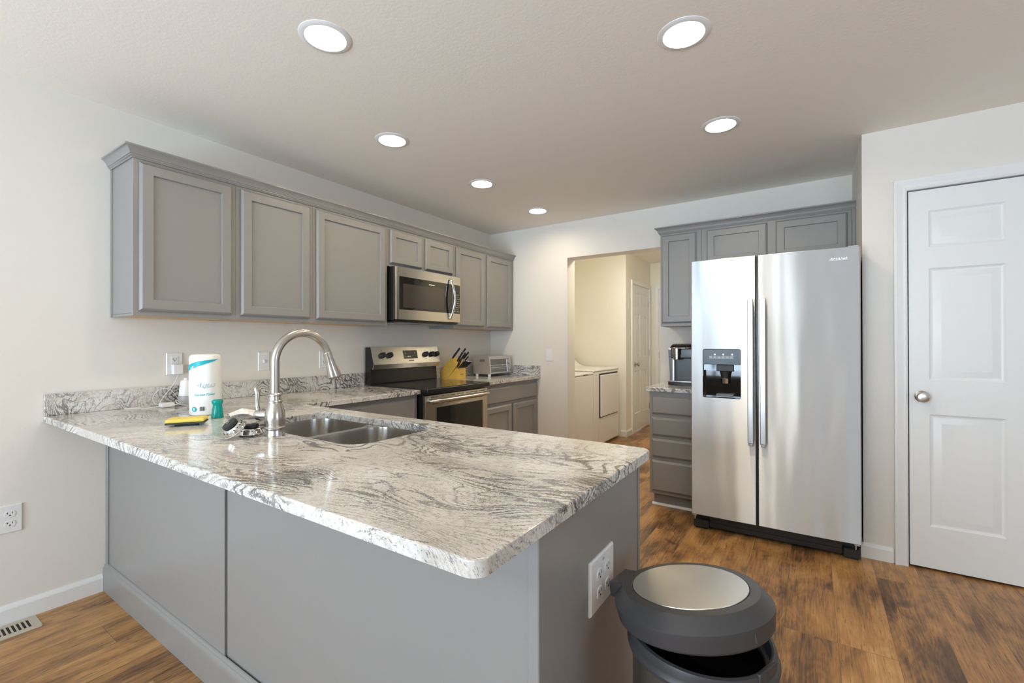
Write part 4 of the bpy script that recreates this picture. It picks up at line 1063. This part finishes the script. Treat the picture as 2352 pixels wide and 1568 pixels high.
# ------------------------------------------------------------------ floor register
t = thing('floor_register', 'beige metal floor register beside the left baseboard', 'floor vent', (.09, .36, 0))
fr_ = MB()
RX0, RX1, RY_0, RY_1 = .020, .156, .185, .522
mbp = MB()
def reg_plate():
    bm = mbp.bm; outer = rrect(RX0, RX1, RY_0, RY_1, .008, 3); holes = []
    n = 19
    for i in range(n):
        y = RY_0+.026+i*(RY_1-RY_0-.052)/n
        holes.append([(RX0+.028, y), (RX1-.028, y), (RX1-.028, y+.0085), (RX0+.028, y+.0085)])
    oi = offset(outer, .004)
    loops = [[bm.verts.new((x, y, .005)) for x, y in l] for l in [oi]+holes]; flat = [v for l in loops for v in l]
    for tr in tessellate_polygon([[v.co.copy() for v in l] for l in loops]):
        try: bm.faces.new([flat[i] for i in tr])
        except ValueError: pass
    lo = [bm.verts.new((x, y, .0006)) for x, y in outer]; k = len(lo)
    for i in range(k): bm.faces.new((lo[i], lo[(i+1) % k], loops[0][(i+1) % k], loops[0][i]))
    for h in loops[1:]:
        b = [bm.verts.new((v.co.x, v.co.y+.002, .0012)) for v in h]
        for i in range(4): bm.faces.new((h[i], h[(i+1) % 4], b[(i+1) % 4], b[i]))
reg_plate()
obj('grille', mbp, M_BEIGE, t, ang=25)
obj('duct', MB().box(RX0+.012, RX1-.012, RY_0+.012, RY_1-.012, .0004, .0011), M_VENTIN, t)

# ------------------------------------------------------------------ trash bin
BC = Vector((2.787, 1.122, 0))
t = thing('trash_bin', 'round steel trash bin with black rim and half-open lid', 'trash can', BC)
obj('steel_body', MB().lathe([(.150, .02), (.152, .03), (.152, .548), (.150, .549)], BC, n=64, cap1=False), M_BAND, t)
obj('base_ring', MB().lathe([(.150, .0005), (.155, .004), (.155, .024), (.1525, .026)], BC, n=64, cap1=False), M_BIN, t)
obj('collar', MB().lathe([(.1525, .535), (.158, .536), (.163, .541), (.1645, .549), (.162, .556), (.158, .560), (.1575, .572), (.156, .578), (.150, .580), (.146, .578), (.145, .560), (.143, .548), (.135, .545), (.133, .54)], BC, n=64, cap0=False, cap1=False), M_BIN, t, label='black plastic collar', ang=28)
obj('inner_bucket', MB().lathe([(.140, .547), (.137, .5), (.125, .06), (.03, .05)], BC, n=48, cap0=False), M_BINI, t)
# lid, hinged on the side against the peninsula
hdir = Vector((-.93, .37, 0)).normalized(); hinge = BC+hdir*.158+Vector((0, 0, .583))
side = Vector((-hdir.y, hdir.x, 0))
tilt = Matrix.Translation(hinge) @ Matrix.Rotation(R(9.5), 4, side) @ Matrix.Translation(-hinge)
def tiltmb(mb):
    bmesh.ops.transform(mb.bm, matrix=tilt, verts=mb.bm.verts); return mb
lp = [(.135, .588), (.158, .5845), (.166, .586), (.170, .591), (.1755, .622), (.1755, .627), (.154, .653), (.152, .6545), (.1315, .656), (.1305, .6555), (.1295, .652), (.124, .652)]
LC = BC+Vector((-.011, -.007, 0))
lid = obj('lid', tiltmb(MB().lathe(lp, LC, n=64, cap0=False, cap1=False)), M_BIN, t, label='black plastic lid', ang=24)
obj('lid_underside', tiltmb(MB().lathe([(.140, .589), (.13, .60), (.05, .61)], LC, n=40, cap0=False)), M_BINI, lid)
obj('lid_disc', tiltmb(MB().lathe([(.1288, .6525), (.1288, .6565), (.1275, .6577), (.080, .6585), (.04, .659)], LC, n=64)), steel('lid_steel', (.68, .66, .62), .36, aniso=.2), lid, label='brushed steel disc', ang=60)
hb2 = MB(); hd3 = Vector((-.995, .09, 0)).normalized(); Mh = Matrix((hd3, Vector((-hd3.y, hd3.x, 0)), Vector((0, 0, 1)))).transposed().to_4x4(); Mh.translation = LC
hb2.box(.140, .186, -.048, .048, .616, .6515, .004, 2, M=Mh)
obj('lid_hinge_cover', tiltmb(hb2), M_BIN, lid)
pg = MB(); fd = -hdir; Mf = Matrix((fd, Vector((-fd.y, fd.x, 0)), Vector((0, 0, 1)))).transposed().to_4x4(); Mf.translation = BC
Ml = Mf.copy(); Ml.translation = LC
pg.box(.150, .1715, -.038, .038, .598, .6265, .002, 2, M=Ml)
obj('lid_lip', tiltmb(pg), M_BIN, lid)
obj('latch_bump', MB().box(.1465, .1565, -.035, .035, .562, .583, .003, 2, M=Mf), M_BIN, t)
obj('pedal', MB().box(.15, .20, -.03, .03, .004, .016, .003, 2, M=Mf), M_BIN, t)
